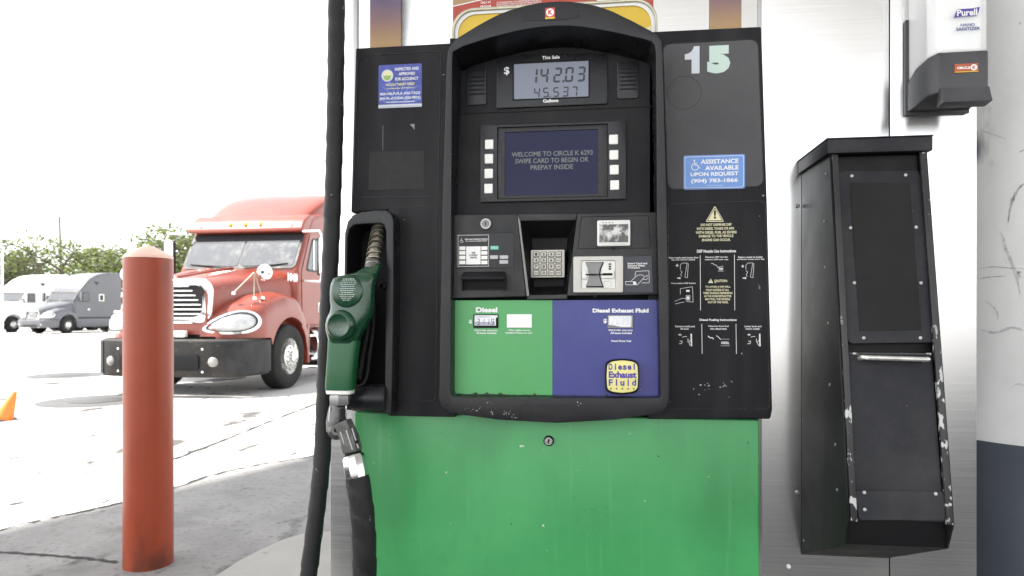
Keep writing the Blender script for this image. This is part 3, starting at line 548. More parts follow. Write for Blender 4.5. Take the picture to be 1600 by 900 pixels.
# prompt screen
Y2 = -.008
b = MB(); x0, x1, z0, z1 = R(750.5, 191, 978, 313.5, Y2); xa, xb, za, zb = R(777, 196, 950, 309, Y2)
b.ring([(x0, z0), (x1, z0), (x1, z1), (x0, z1)], [(xa, za), (xb, za), (xb, zb), (xa, zb)], Y2, -.0002, M['smoke'], .0012, 2); scr = b.build('prompt_screen', board)
b = MB(); xc, xd, zc, zd = R(789, 204.5, 934.5, 304, -.003); b.ring([(xa+.0005, za+.0005), (xb-.0005, za+.0005), (xb-.0005, zb-.0005), (xa+.0005, zb-.0005)], [(xc, zc), (xd, zc), (xd, zd), (xc, zd)], -.0045, -.0004, M['bezel'], .0012, 2); b.build('screen_frame', scr)
b = MB(); b.plate([(xc, zc), (xd, zc), (xd, zd), (xc, zd)], -.0012, M['screen']); y = -.0018
t_px(b, 'WELCOME TO CIRCLE K 6293', 799.5, 236, 926, 243.6, M['scr_txt'], .015); t_px(b, 'SWIPE CARD TO BEGIN OR', 805, 246.7, 919.5, 254.2, M['scr_txt'], .015); t_px(b, 'PREPAY INSIDE', 829, 257.3, 895.5, 264.8, M['scr_txt'], .015); b.build('screen_glass', scr)
for a, e_, rows in ((758, 771, (218.5, 241, 264, 287.5)), (951.7, 965.5, (210.8, 235, 258, 282))):
    for k, c in enumerate(rows):
        x0, x1, z0, z1 = R(a-k*.35 if a < 900 else a+k*.6, c, e_-k*.35 if a < 900 else e_+k*.6, c+14.8, Y2); b = MB(); b.prism(rrect(x0, x1, z0, z1, .0012, 2), Y2-.003, Y2+.001, M['offw'], .0008, 1); b.build('menu_button', scr)
# payment panel
Y3 = -.024
pay = MB(); pay.prism(PL([(704, 336), (808, 334.5), (822, 463), (702, 466)], Y3), Y3, .02, M['card'], .003, 2); pay = pay.build('payment_panel', pump)
b = MB(); b.prism(PL([(902, 334), (1025, 331.5), (1030, 460), (886, 462)], Y3), Y3, .02, M['card'], .003, 2); b.build('reader_panel', pay)
b = MB(); b.prism(PL([(808.6, 334.5), (901.4, 334), (899.5, 344), (810, 345)], Y3+.002), Y3+.002, .02, M['card'], .002, 2); b.prism(PL([(823.5, 461), (886, 460), (886, 467), (823.5, 468)], Y3+.002), Y3+.002, .02, M['card'], .002, 2)
b.prism(PL([(808.6, 336), (812.5, 345), (827, 462), (823, 463)], Y3-.003), Y3-.003, .02, M['grey_mid'], .001, 2); b.build('pad_surround', pay)
fr = [(*P(a, c, Y3), ) for a, c in ((812.5, 345), (900, 344), (886, 460), (827, 462))]; bk = [(*P(a, c, .03), ) for a, c in ((831, 372), (887, 371), (881, 447), (834, 449))]
b = MB(); vs = [(x, Y3+.002, z) for x, z in fr]+[(x, .03, z) for x, z in bk]; b.raw(vs, [(0, 1, 5, 4), (1, 2, 6, 5), (2, 3, 7, 6), (3, 0, 4, 7), (4, 5, 6, 7)], M['dark'], .003, 2); b.build('pad_recess', pay)
x0, x1, z0, z1 = R(829.5, 390.5, 882, 433.5, .004); b = MB(); b.prism(rrect(x0, x1, z0, z1, .002, 3), .004, .0295, M['steel_key'], .0015, 2); kp = b.build('keypad', pay)
for i, a in enumerate((837.6, 849.6, 861.3, 872.8)):
    for j, c in enumerate((397.3, 406.8, 416.6, 426.5)):
        x, z = P(a, c, .002); b = MB(); b.prism(rrect(x-.0066, x+.0066, z-.0057, z+.0057, .0014, 2), .0012, .0036, M['steel_key'], .0008, 1); b.ring(rrect(x-.0075, x+.0075, z-.0066, z+.0066, .0016, 2), rrect(x-.0064, x+.0067, z-.0055, z+.0055, .0014, 2), .0030, .0042, M['key_dk'])
        cap_ = ['1', '4', '7', 'CLR', '2', '5', '8', '0', '3', '6', '9', 'ENT', 'NO', 'YES', 'HELP', 'CASH'][i*4+j] if i < 3 else ['CANCEL', 'NO', 'CLEAR', 'ENTER'][j]
        hw = .0028 if len(cap_) == 1 else .005; b.text(cap_, x-hw, x+hw, z-(.0032 if hw < .004 else .0014), z+(.0032 if hw < .004 else .0014), .0010, M['key_dk'], .04); b.build('key', kp)
# left block: lock, prompt keys, receipt slot
x, z = P(759.5, 350, Y3); b = MB(); b.lathe([(.0128, 0), (.0128, .004), (.0118, .006), (.0095, .006), (.0090, .0035)], (x, Y3, z), (0, -1, 0), M['steel_edge'], 28); b.lathe([(.0089, .0036), (.0085, .005), (0, .005)], (x, Y3, z), (0, -1, 0), M['grey_mid'], 24); b.box(x-.001, x+.001, Y3-.0056, Y3-.0048, z-.0045, z+.0045, M['dark']); b.build('lock', pay)
Yk = Y3-.0012; b = MB(); x0, x1, z0, z1 = R(711.5, 364, 803, 419, Yk); b.prism(rrect(x0, x1, z0, z1, .002, 3), Yk, Y3+.001, M['smoke'], .0006, 1); y = Yk-.0004
xa, xb, za, zb = R(715.5, 367, 763.7, 416.3, y); b.ring([(xa, za), (xb, za), (xb, zb), (xa, zb)], [(xa+.0008, za+.0008), (xb-.0008, za+.0008), (xb-.0008, zb-.0008), (xa+.0008, zb-.0008)], y, y+.0002, W)
wheelchair(b, *P(721, 376, y), .0052, y, W); t_px(b, 'Alternate activation buttons', 726, 372.2, 762, 374.6, W, .02); t_px(b, 'for screen prompts above', 727.5, 375.4, 761, 377.8, W, .02)
xa, xb, za, zb = R(728.3, 385, 751, 413, y); b.plate([(xa, za), (xb, za), (xb, zb), (xa, zb)], y, W); y -= .0003
t_px(b, 'SEE', 737, 393.6, 743, 396.2, M['dark'], .03); t_px(b, 'SCREEN', 733.4, 397.4, 746, 400, M['dark'], .03); t_px(b, 'ABOVE', 734.5, 401.2, 745, 403.9, M['dark'], .03)
keyp = b.build('prompt_plate', pay)
for a0, a1 in ((717.6, 727.4), (752, 761.8)):
    for c in (385, 392.2, 399.6, 407.2):
        b = MB(); x0, x1, z0, z1 = R(a0, c, a1, c+5.8, Yk); b.box(x0, x1, Yk-.0012, Yk, z0, z1, M['offw'], .0004, 1); b.build('prompt_key', keyp)
for a0, c, a1, m in ((766.4, 384.4, 779, 'teal'), (765.8, 399, 778.2, 'grey_lt'), (781, 399, 794, 'grey_lt'), (780.6, 406.5, 794, 'grey_lt')):
    b = MB(); x0, x1, z0, z1 = R(a0, c, a1, c+5.6, Yk); b.box(x0, x1, Yk-.0012, Yk, z0, z1, M[m], .0004, 1); b.build('function_key', keyp)
b = MB(); x0, x1, z0, z1 = R(722, 424, 792, 438, Y3); vs = [(x0+.003, Y3, z1), (x1-.003, Y3, z1), (x0, Y3-.02, z0+.006), (x1, Y3-.02, z0+.006), (x0, Y3-.019, z0), (x1, Y3-.019, z0), (x0, Y3, z0), (x1, Y3, z0)]
b.raw(vs, [(0, 1, 3, 2), (2, 3, 5, 4), (4, 5, 7, 6), (0, 2, 4, 6), (1, 7, 5, 3), (0, 6, 7, 1)], M['inner'], .0025, 3)
za = P(757, 455, Y3)[1]; b.prism([(x0, z0-.0005), (x0+.004, z0-.0005), (x0+.003, za)], Y3-.015, Y3, M['inner'], .001, 1); b.prism([(x1, z0-.0005), (x1-.004, z0-.0005), (x1-.003, za)], Y3-.015, Y3, M['inner'], .001, 1)
b.box(x0+.004, x1-.004, Y3-.0012, Y3-.0002, za+.002, z0-.0006, M['dark'])
for k in range(30):
    xx = x0+.007+(x1-x0-.014)*k/29; b.box(xx-.0011, xx+.0011, Y3-.0035, Y3-.0014, za+.006+.004*((k*37 % 11)/11), z0-.002, M['dark'])
b.build('receipt_slot', pay)
# right block: contactless pad and card reader
b = MB(); outline(b, [(908, 338.5), (1013.5, 336.5), (1016.5, 388), (902.5, 389)], Y3, .003, M['dark'], .0012, .0006); b.build('panel_seam', pay)
b = MB(); x0, x1, z0, z1 = R(933, 344.5, 984.7, 385, Y3); b.prism(rrect(x0, x1, z0, z1, .0035, 4), Y3-.007, Y3+.001, M['silver'], .0018, 2); nf = b.build('contactless_reader', pay)
b = MB(); x0, x1, z0, z1 = R(936.5, 350.5, 981.5, 378.5, Y3-.007); y = Y3-.0078; b.plate([(x0, z0), (x1, z0), (x1, z1), (x0, z1)], y, M['worn'])
rnd = random.Random(11); cx, cz = (x0+x1)/2-.002, (z0+z1)/2+.003
for k in range(46):
    a = rnd.uniform(0, 2*PI); r_ = abs(rnd.gauss(0, .0085)); q = rnd.uniform(.0004, .0015); px_, pz_ = cx+math.cos(a)*r_*1.5, cz+math.sin(a)*r_*.75; b.plate([(px_-q, pz_-q*.6), (px_+q, pz_-q*.5), (px_+q*.7, pz_+q*.7), (px_-q*.5, pz_+q*.5)], y-.0003, M['wornctr'])
for k in range(4):
    xa, za = P(942+5*k, 348, Y3-.0075); b.box(xa-.0016, xa+.0016, Y3-.0082, Y3-.0072, za-.0007, za+.0007, M['dark'])
b.build('worn_film', nf)
b = MB(); x0, x1, z0, z1 = R(896, 401, 973.5, 457, Y3); xa, xb, za, zb = R(908, 407, 961.7, 451, Y3-.006)
b.ring(rrect(x0, x1, z0, z1, .003, 3), rrect(xa, xb, za, zb, .003, 3), Y3-.008, Y3+.001, M['reader'], .0015, 2); cr = b.build('card_reader', pay)
b = MB(); b.prism(rrect(xa+.0003, xb-.0003, za+.0003, zb-.0003, .002, 3), Y3-.004, Y3+.0005, M['silver'], .0005, 1); y = Y3-.0055
bow = [(914, 409), (943, 409), (938.5, 420), (937, 429), (939, 438), (943, 449), (914.5, 449), (919, 438), (920, 429), (918, 420)]
b.prism(PL([(p[0]+.9, p[1]+.4) for p in bow], y), y+.0006, Y3-.0035, M['dark']); b.prism(PL([(914.5+(p[0]-914)*.93, 410+(p[1]-409)*.93) for p in bow], y), y-.0006, Y3-.0034, M['grey_mid'], .0006, 1)
b.build('reader_face', cr)
b = MB(); b.box(*R(915, 427, 957, 430.5, y)[:2], y-.0052, y-.002, *R(915, 428, 957, 430, y)[2:], M['dark']); 
b.prism(rrect(*R(909.5, 422.5, 917, 436, y), .001, 2), y-.005, y+.001, M['silver'], .0008, 1); b.prism(rrect(*R(940.5, 422.5, 959.5, 435, y), .001, 2), y-.0046, y+.001, M['silver'], .0008, 1); b.box(*R(942, 427, 956.5, 430.5, y)[:2], y-.0062, y-.0045, *R(942, 427, 956.5, 430.5, y)[2:], M['dark']); b.build('card_slot', cr)
b = MB(); y = Y3-.0046
for c in (411.5, 415.3, 419): b.box(*R(951, c, 955, c+2.2, y)[:2], y-.001, y, *R(951, c, 955, c+2.2, y)[2:], M['dark'])
b.build('indicator', cr); b = MB(); b.line(PL([(944, 440), (953, 439), (956, 448), (946, 449), (944, 440)], y), .0006, y, M['grey_mid']); b.build('card_mark', cr)
b = MB(); Yq = Y3-.0012; q = PL([(974.5, 400.5), (1018.5, 399.5), (1021, 457), (974.5, 457.5)], Yq); b.prism(q, Yq, Y3+.001, M['indigo_sign'], .0006, 1); y = Yq-.0004
t_px(b, 'Insert Card and', 981, 410, 1011, 413, W, .03); t_px(b, 'Remove When', 981, 413.7, 1007.5, 416.6, W, .03); t_px(b, 'Prompted', 981, 417.2, 999.5, 420.2, W, .03)
for l in ([(977, 440), (978, 445), (996, 445), (1008, 432), (1013, 431)], [(977, 440), (993, 440), (995, 445)], [(986, 439), (996, 430), (1004, 429.5), (1007, 433), (1011, 430)], [(992, 432), (993.5, 424), (1014, 423), (1014.5, 442), (1003, 442)], [(1004, 436), (1009, 437), (1013, 434)]): b.line(PL(l, y), .0009, y, W)
b.plate(PL([(989, 440.5), (992.5, 440.5), (994, 444.5), (990, 444.5)], y), y, W); b.build('card_sign', pay)
for px, py in ((958.5, 388.6), (930, 463)):
    x, z = P(px, py, Y3); b = MB(); b.box(x-.004, x+.004, Y3-.0012, Y3-.0002, z-.0025, z+.0025, M['dark']); b.build('drain_notch', pay)
# price board
Y4 = -.012
x0, x1, z0, z1 = R(705.5, 469, 1028.5, 621, Y4); xm = P(863, 545, Y4)[0]
b = MB(); b.box(x0, xm, Y4, .03, z0-.004, z1, M['green']); b.box(xm+.0004, x1, Y4, .03, z0-.004, z1, M['blue']); brd = b.build('price_board', pump)
# grime band along the bottom and drips
b = MB(); rnd = random.Random(8); zb = P(800, 617, Y4)[1]; m = mat('grime', (.018, .03, .018), .7, var=.6, vs=60)
top = [(x0+(x1-x0)*k/90, zb+.002*rnd.random()+(.006*rnd.random() if rnd.random() < .12 else 0)) for k in range(91)]; b.plate([(x0, zb-.012), (x1, zb-.012)]+top[::-1], Y4-.0005, m); b.build('grime_band', brd)
y = Y4-.0006; b = MB()
t_px(b, 'Diesel', 743.6, 480, 777.2, 488.3, W, .05); t_px(b, '$', 732.5, 499.5, 737.5, 506, W, .04); t_px(b, 'PRICE PER GALLON', 741.5, 515, 777.4, 517.6, W, .03); t_px(b, 'All taxes included', 744, 518.8, 775.5, 521.8, W, .03); t_px(b, 'When lights are on,', 794, 514.8, 829, 517.8, W, .03); t_px(b, 'Satellite Pump is in use.', 790, 518.8, 832, 522, W, .03)
b.build('lettering', brd)['label'] = 'white diesel price lettering'; b = MB()
t_px(b, 'Diesel Exhaust Fluid', 926, 482, 1013.5, 488.5, W, .05); t_px(b, '$', 942.8, 498, 948.2, 505.5, W, .04); t_px(b, 'PRICE PER GALLON', 951, 514.8, 988.3, 517.4, W, .03); t_px(b, 'All taxes included', 953.6, 518.8, 987, 522, W, .03); t_px(b, 'Diesel Motor Fuel', 955, 531.3, 986, 534.2, W, .03)
b.build('lettering', brd)
def price(a0, c0, a1, c1, blue):
    b = MB(); x0, x1, z0, z1 = R(a0, c0, a1, c1, Y4); b.ring(rrect(x0, x1, z0, z1, .001, 2), rrect(x0+.0018, x1-.0018, z0+.0022, z1-.0018, .0006, 2), Y4-.003, Y4, M['grey_mid'] if blue else M['dark'], .0005, 1); pd = b.build('price_display', brd)
    b = MB(); y = Y4-.0006; xa, xb, za, zb = x0+.002, x1-.002, z0+.0024, z1-.002
    if blue:
        b.plate([(xa, za), (xb, za), (xb, zb), (xa, zb)], y, M['lcd_pale']); b.plate([(xa, za), (xa+(xb-xa)*.55, za), (xa+(xb-xa)*.2, za+.004), (xa, za+.0045)], y-.0003, M['grey_mid']); b.plate([(xb-.004, za), (xb, za), (xb, zb), (xb-.002, zb)], y-.0003, M['grey_lt'])
        digits(b, '2639', [xa+.007+.0105*k for k in range(4)], .0072, za+.006, zb-.004, y-.0006, M['lcd_faint'], .0014)
    else:
        b.plate([(xa, za), (xb, za), (xb, zb), (xa, zb)], y, M['lcd_pale']); zm = za+(zb-za)*.42; b.plate([(xa+.001, za+.0035), (xb-.006, za+.0035), (xb-.006, zm), (xa+.001, zm)], y-.0002, M['lcd_lilac'])
        b.plate([(xb-.004, za), (xb, za), (xb, zb-.006), (xb-.004, zb-.006)], y-.0003, M['dark']); b.plate([(xa, za), (xb, za), (xb, za+.003), (xa, za+.003)], y-.0003, M['dark'])
        cv = [(xa+(xb-xa)*k/12, zb-.0045+.0012*math.sin(PI*k/9)) for k in range(10)]; b.plate(cv+[(p[0], p[1]-.0014*math.sin(PI*min(k, 9)/9)-.0002) for k, p in list(enumerate(cv))[::-1]], y-.0003, M['grey_mid'])
        digits(b, '3.119', [xa+.005+.0115*k for k in range(4)], .0066, za+.0045, zb-.0085, y-.0006, M['lcd_dark'], .0013)
    b.build('lcd', pd)
price(740, 491, 778.8, 512.3, False); price(949.3, 492, 989, 512.5, True)
b = MB(); x0, x1, z0, z1 = R(792, 491, 831, 512, Y4); b.box(x0, x1, Y4-.0015, Y4, z0, z1, mat('white_lamp_lens', (.86, .86, .84), .3, var=.02), .0006, 1); b.build('indicator_window', brd)
# DEF push button
bp = lambda a0, c0, a1, c1, bul, Y: rpoly(PL([(a0, c0+6), (a0+8, c0+bul), ((a0+a1)/2, c0), (a1-8, c0+bul), (a1, c0+6), (a1+1.2, (c0+c1)/2), (a1, c1-6), (a1-8, c1-bul), ((a0+a1)/2, c1), (a0+8, c1-bul), (a0, c1-6), (a0-1.2, (c0+c1)/2)], Y), .006, 3)
b = MB(); b.prism(bp(946.5, 561, 997.5, 617, 1.8, Y4-.02), Y4-.02, Y4+.001, M['dark'], .004, 3); pb = b.build('push_button', brd)
b = MB(); y = Y4-.0225; b.prism(bp(949, 563, 996, 614, 1.8, y), y, y+.004, M['yellow'], .0012, 2); y -= .0005
ind = M['purple']; xs_ = R(951, 568, 994, 578, y)
def spaced(t, a0, a1, c0, c1, m, bold, cw):
    for k, ch in enumerate(t):
        cc = a0+(a1-a0-cw)*k/(len(t)-1); ww = cw*(.34 if ch in 'il' else 1); cc += (cw-ww)/2; up = ch.isupper() or ch in 'ldhtfi'
        x0, x1, z0, z1 = R(cc, c0 if up else c0+(c1-c0)*.27, cc+ww, c1, y); b.text(ch, x0, x1, z0, z1, y, m, bold)
spaced('Diesel', 951, 994, 568, 578, ind, .035, 6.2); t_px(b, 'Exhaust', 951, 580.3, 994.5, 590.8, ind, .045, y); spaced('Fluid', 951, 994, 592.5, 602.8, ind, .035, 6.5); spaced('PRESS', 953.5, 991.5, 605.9, 608.9, M['dark'], .03, 2.6)
b.build('button_face', pb)['label'] = 'yellow button face with purple words'
# nozzle boot
b = MB(); Yb1 = -.055
def rim_path(Y): return [P(a, c, Y) for a, c in ((536, 640), (536.5, 500), (538.5, 365), (543, 346), (552, 336), (566, 331), (590, 328), (603, 328), (611, 333), (614.5, 345), (614, 480), (612.5, 600), (611, 648))]
def rim_in(Y): return [P(a, c, Y) for a, c in ((541, 634), (541.5, 500), (542.5, 372), (546, 358), (553, 352), (566, 350), (588, 349), (596, 349.5), (600.5, 353), (603, 362), (602.5, 480), (601, 600), (600, 634))]
b.ring(rim_path(Yb1), rim_in(Yb1), Yb1, .054, M['bezel'], .005, 3); boot = b.build('nozzle_boot', pump)
b = MB(); q = rim_path(.0); x0 = min(p[0] for p in q); x1 = max(p[0] for p in q); b.box(x0+.006, x1-.006, .045, .0545, min(p[1] for p in q)+.004, max(p[1] for p in q)-.006, M['dark']); b.build('boot_back', boot)
b = MB(); xa, za = P(572, 624, -.075); b.lathe([(.0, -.044), (.024, -.044), (.031, -.04), (.033, -.03), (.033, .036), (.029, .042), (0, .042)], (xa, -.045, za), (1, 0, 0), M['bezel'], 28); b.build('nozzle_rest', boot)
b = MB(); xa, za = P(594, 447, -.06); b.lathe([(.0095, 0), (.0095, .02), (.006, .021), (.0055, .012), (0, .012)], (xa, -.03, za), (0, -1, 0), M['dark'], 20); b.build('latch_boss', boot)

# ------------------------------------------------------------------ NOZZLE
NY = -.115
noz = thing('fuel_nozzle', 'green vinyl covered diesel nozzle hanging in the pump boot', 'fuel nozzle', (*P(535, 500, NY)[:1], NY, P(535, 500, NY)[1]))
def nsec(rows, Y, n=24, e=3.0):
    secs = []
    for py, a0, a1, dep, dy in rows:
        x0, z = P(a0, py, Y); x1, _ = P(a1, py, Y); cx = (x0+x1)/2; hw = (x1-x0)/2; s_ = []
        for k in range(n):
            a = 2*PI*k/n; c_, d_ = math.cos(a), math.sin(a)
            s_.append((cx+hw*math.copysign(abs(c_)**(2/e), c_), Y+dy+dep*math.copysign(abs(d_)**(2/e), d_), z))
        secs.append(s_)
    return secs
b = MB(); b.loft(nsec([(411, 577, 590, .010, .03), (416, 566, 590, .014, .025), (421, 558, 590, .016, .02), (426, 551, 589, .018, .015), (429, 540, 588, .019, .01), (431.5, 528, 588, .020, .005), (436, 522, 587, .022, 0), (444, 518.5, 585.5, .024, 0), (455, 517, 584.5, .025, 0), (468, 517, 584, .025, 0), (480, 518.5, 583, .025, 0), (488, 517, 581.5, .026, 0), (496, 513, 580, .027, 0), (506, 510.5, 575, .028, 0), (516, 511, 569.5, .027, 0), (524, 513, 565, .025, 0), (531, 514.5, 562, .022, 0), (536, 515, 561, .021, 0)], NY), M['nozzle'])
xa, za = P(543.5, 455, NY-.02); b.lathe([(.036, -.006), (.0375, .0), (.036, .006), (.032, .0085), (.0, .0095)], (xa, NY-.021, za), (.12, -1, .05), M['nozzle'], 30)
xa, za = P(532, 508, NY-.03); b.lathe([(.034, -.012), (.0345, .0), (.033, .010), (.028, .016), (.0255, .0165), (.023, .0145), (.0, .0155)], (xa, NY-.022, za), (-.12, -1, -.02), M['nozzle'], 32)
nb = b.build('body', noz, 50)
b = MB(); b.loft(nsec([(532, 514.5, 562, .0195, 0), (545, 514.5, 559.5, .021, 0), (575, 512.5, 556.5, .021, 0), (604, 510.5, 553.5, .021, 0), (608.5, 511, 553, .020, 0)], NY, e=4.5), M['nozzle_low']); b.build('handle', noz, 50)
b = MB(); b.loft(nsec([(608.8, 511.5, 552, .0195, 0), (614.5, 512.5, 551, .019, 0)], NY, e=4.5), M['offw']); b.build('collar', noz)
# label print: rows of small white lines on the upper disc
b = MB(); rnd = random.Random(21); y = NY-.0325
for k in range(12):
    py = 436+k*3.0; half = [9, 11, 13, 12, 10, 12, 11, 9, 12, 11, 8, 6][k]; a = 545-half
    while a < 545+half:
        l = rnd.uniform(1.5, 4.2); e2 = min(a+l, 545+half); b.line(PL([(a+(k*-.35), py), (e2+(k*-.35), py-.15)], y), .0012 if k else .0018, y, M['ltgreen']); a += l+rnd.uniform(.7, 1.1)
b.build('label_print', nb)
# spout
b = MB(); sp0 = Vector((*P(582, 416, NY+.03)[:1], NY+.03, P(582, 416, NY+.03)[1])); x, z = P(594, 356, -.02); sp1 = Vector((x, -.02, z)); x, z = P(588, 385, NY+.06); spm = Vector((x, NY+.055, z))
sp = spline([sp0, spm, sp1, sp1+Vector((.012, .05, .03))], 30); b.tube(sp, .0135, M['brass'], 18); b.build('spout', noz)
b = MB(); hel = []
for k in range(0, 470):
    tt = k/470*.72; i = tt*(len(sp)-1); p0 = sp[int(i)].lerp(sp[min(int(i)+1, len(sp)-1)], i-int(i)); tg = (sp[min(int(i)+1, len(sp)-1)]-sp[int(i)]).normalized(); u_ = tg.cross(Vector((0, 1, 0))).normalized(); v_ = tg.cross(u_); a = k/470*2*PI*8.5
    hel.append(p0+(u_*math.cos(a)+v_*math.sin(a))*.0160)
b.tube(hel, .0021, M['brass'], 6); b.build('spring_guard', noz)
b = MB(); b.lathe([(.016, -.012), (.0175, -.008), (.0175, .012), (.0145, .016)], sp0, (sp[3]-sp[0]), M['cast'], 16); b.build('spout_nut', noz)
# guard and lever
b = MB(); g = lambda a, c, Y: Vector((P(a, c, Y)[0], Y, P(a, c, Y)[1]))
b.tube([g(581, 462, -.09), g(584, 480, -.085), g(582.5, 520, -.08), g(577, 560, -.08), g(573, 588, -.085), g(564, 602, -.095), g(552, 604, -.105)], .0042, M['dark'], 8, smooth=6); b.build('hand_guard', noz)
b = MB(); b.tube([g(577, 490, -.10), g(574, 520, -.095), g(567, 560, -.09), g(562, 592, -.09)], .005, M['dark'], 8, smooth=5); b.build('lever', noz)
b = MB(); b.lathe([(.0225, -.012), (.0235, -.010), (.0235, .009), (.0215, .012)], g(530.5, 624, NY), (.0, 0, 1), M['steel_edge'], 6); b.lathe([(.0185, -.016), (.0185, -.011)], g(530.5, 624, NY), (0, 0, 1), M['dark'], 20); b.build('swivel_nut', noz, 25)
b = MB(); b.tube([g(529, 630, NY), g(527, 645, NY), g(525, 662, NY-.004), g(523, 676, NY-.008)], [.0185, .0215, .0225, .0185], M['cast'], 14); b.lathe([(0, -.02), (.012, -.02), (.02, -.012), (.022, 0), (.02, .012), (.012, .02), (0, .02)], g(527, 672, NY-.008), (.3, -1, .2), M['cast'], 20)
b.box(-.004, .004, -.002, .002, -.02, .02, M['dark'], M=Matrix.Translation(g(537, 652, NY-.024))@Matrix.Rotation(-.2, 4, 'Y')); b.lathe([(.005, 0), (.005, .004), (0, .004)], g(526, 672, NY-.028), (0, -1, 0), M['dark'], 12); b.tube([g(516, 636, NY-.018), g(514, 655, NY-.021), g(519, 676, NY-.024)], .0018, M['steel_edge'], 6); b.tube([g(541, 634, NY-.016), g(540, 652, NY-.02), g(534, 668, NY-.026)], .0018, M['steel_edge'], 6); b.build('swivel_joint', noz, 40)
b = MB(); b.tube([g(536, 660, NY-.02), g(546, 683, NY-.025), g(550, 700, NY-.029), g(551, 706, NY-.03)], [.021, .0225, .0232, .0222], M['cast'], 8)
for e_ in (-9, 0, 9): b.tube([g(541+e_, 672-e_*.3, NY-.047+abs(e_)*.0006), g(551+e_, 703-e_*.3, NY-.053+abs(e_)*.0006)], .0016, M['steel_edge'], 6)
b.lathe([(.004, 0), (.004, .003), (0, .003)], g(558, 690, NY-.047), (.3, -1, 0), M['dark'], 10); b.build('swivel_elbow', noz, 40)
b = MB(); b.tube([g(551.5, 706, NY-.03), g(552.5, 713, NY-.031)], .0185, M['dark'], 16); b.tube([g(552, 712, NY-.031), g(553, 716, NY-.032), g(557, 738, NY-.036), g(558.5, 746, NY-.037)], [.0235, .0262, .0262, .0245], M['chrome'], 10); b.build('coupling', noz, 25)

# ------------------------------------------------------------------ HOSE
hz = thing('fuel_hose', 'thick black wrapped fuel hose hanging beside the pump and looping to the nozzle', 'hose', (*CW(-.5, 1.6), .15))
HY = -.06
path = [Vector((P(528, 0, HY)[0], WY-.005, 2.62)), Vector((P(528, 0, HY)[0], WY-.10, 2.60)), g(528, -160, HY), g(526, 0, HY), g(523.5, 190, HY), g(520, 310, HY), g(515, 430, HY), g(511, 520, HY), g(508, 600, HY), g(502, 730, HY-.02), g(482, 900, HY-.06), g(466, 1010, HY-.09), g(468, 1090, HY-.12), g(508, 1130, HY-.13), g(555, 1090, HY-.12), g(570, 1000, NY-.03), g(570, 900, NY-.035), g(569, 840, NY-.038), g(565, 790, NY-.038), g(558, 744, NY-.037)]
pp = spline(path, 26)
b = MB(); rs = []; L = 0; tot = []
for i, p in enumerate(pp):
    if i: L += (p-pp[i-1]).length
    tot.append(L)
n = 22; vs = []; up = None; k1 = .0188
for i, p in enumerate(pp):
    tg = (pp[min(i+1, len(pp)-1)]-pp[max(i-1, 0)]).normalized()
    if up is None: up = tg.orthogonal().normalized()
    up = (up-tg*up.dot(tg)).normalized(); sd_ = tg.cross(up); fr_ = i/len(pp); base = .0185+.0065*max(0, min(1, (fr_-.62)/.14))
    for k in range(n):
        a = 2*PI*k/n; ph = (tot[i]/.058+2*k/n) % 1.0; h = .0021*ph-(.0016 if ph > .92 else 0)
        vs.append(p+(up*math.cos(a)+sd_*math.sin(a))*(base+h))
Ln = len(pp); fs = [(i*n+k, i*n+(k+1) % n, (i+1)*n+(k+1) % n, (i+1)*n+k) for i in range(Ln-1) for k in range(n)]+[tuple(range(n)), tuple(range(Ln*n-1, (Ln-1)*n-1, -1))]
b.raw(vs, fs, M['black']); b.build('hose_tube', hz, 60)
b = MB(); p = path[0]; b.box(p.x-.05, p.x+.05, WY-.006, WY-.0002, p.z-.06, p.z+.06, M['steel_edge'], .003); b.tube([p+Vector((0, -.003, 0)), path[1]], .026, M['steel_edge'], 16); b.build('wall_fitting', hz)

# ------------------------------------------------------------------ BLACK CABINET (fluid nozzle housing)
cab = thing('nozzle_cabinet', 'black steel cabinet with a handled flap and chipped edges on the steel wall', 'cabinet', (.58, WY, .62))
X0, X1 = .4823, .6755; prof = [(WY-.002, 1.536), (-.083, 1.536), (-.194, .795), (-.172, .742), (WY-.002, .62)]
def xprism(b, prof, x0, x1, m, bev=0, seg=2):
    n = len(prof); vs = [(x0, y, z) for y, z in prof]+[(x1, y, z) for y, z in prof]
    return b.raw(vs, [tuple(range(n)), tuple(range(2*n-1, n-1, -1))]+[(i, (i+1) % n, n+(i+1) % n, n+i) for i in range(n)], m, bev, seg)
b = MB(); inn = [(WY-.002, 1.536), (-.066, 1.536), (-.172, .835), (-.1705, .7425), (WY-.004, .621)]
xprism(b, inn, X0+.002, X1-.002, M['dark'], .002); b.build('body', cab)
for xx in (X0, X1-.0035):
    b = MB(); xprism(b, prof, xx, xx+.0035, M['cabinet'], .001, 1); b.build('side_panel', cab)
b = MB(); b.box(X0-.008, X1+.006, -.094, WY-.002, 1.5365, 1.566, M['cabinet_f'], .002, 2); b.box(X0-.0095, X1+.0075, -.0955, WY-.002, 1.5665, 1.5685, M['cabinet_f'], .0008, 1); b.build('lid', cab)
slope = math.atan2(.111, .741); Mf = Matrix.Translation((X0, -.083, 1.536))@Matrix.Rotation(-slope, 4, 'X')   # local: x across, -z down the face, -y outwards
def FS(px, py, off=0.0):
    'pixel to face coordinates of the sloping front'
    a = (px-800)/F; bb = (HOR-py)/F; dv = Vector((-math.sin(T)+a*math.cos(T), math.cos(T)+a*math.sin(T), bb)); o = Vector((0, -D, E))
    nrm = Mf.to_3x3()@Vector((0, -1, 0)); p0 = Mf@Vector((0, -off, 0)); s_ = (p0-o).dot(nrm)/dv.dot(nrm); q = Mf.inverted()@(o+dv*s_); return (q.x, q.z)
Wd = X1-X0; Ht = .741/math.cos(slope)
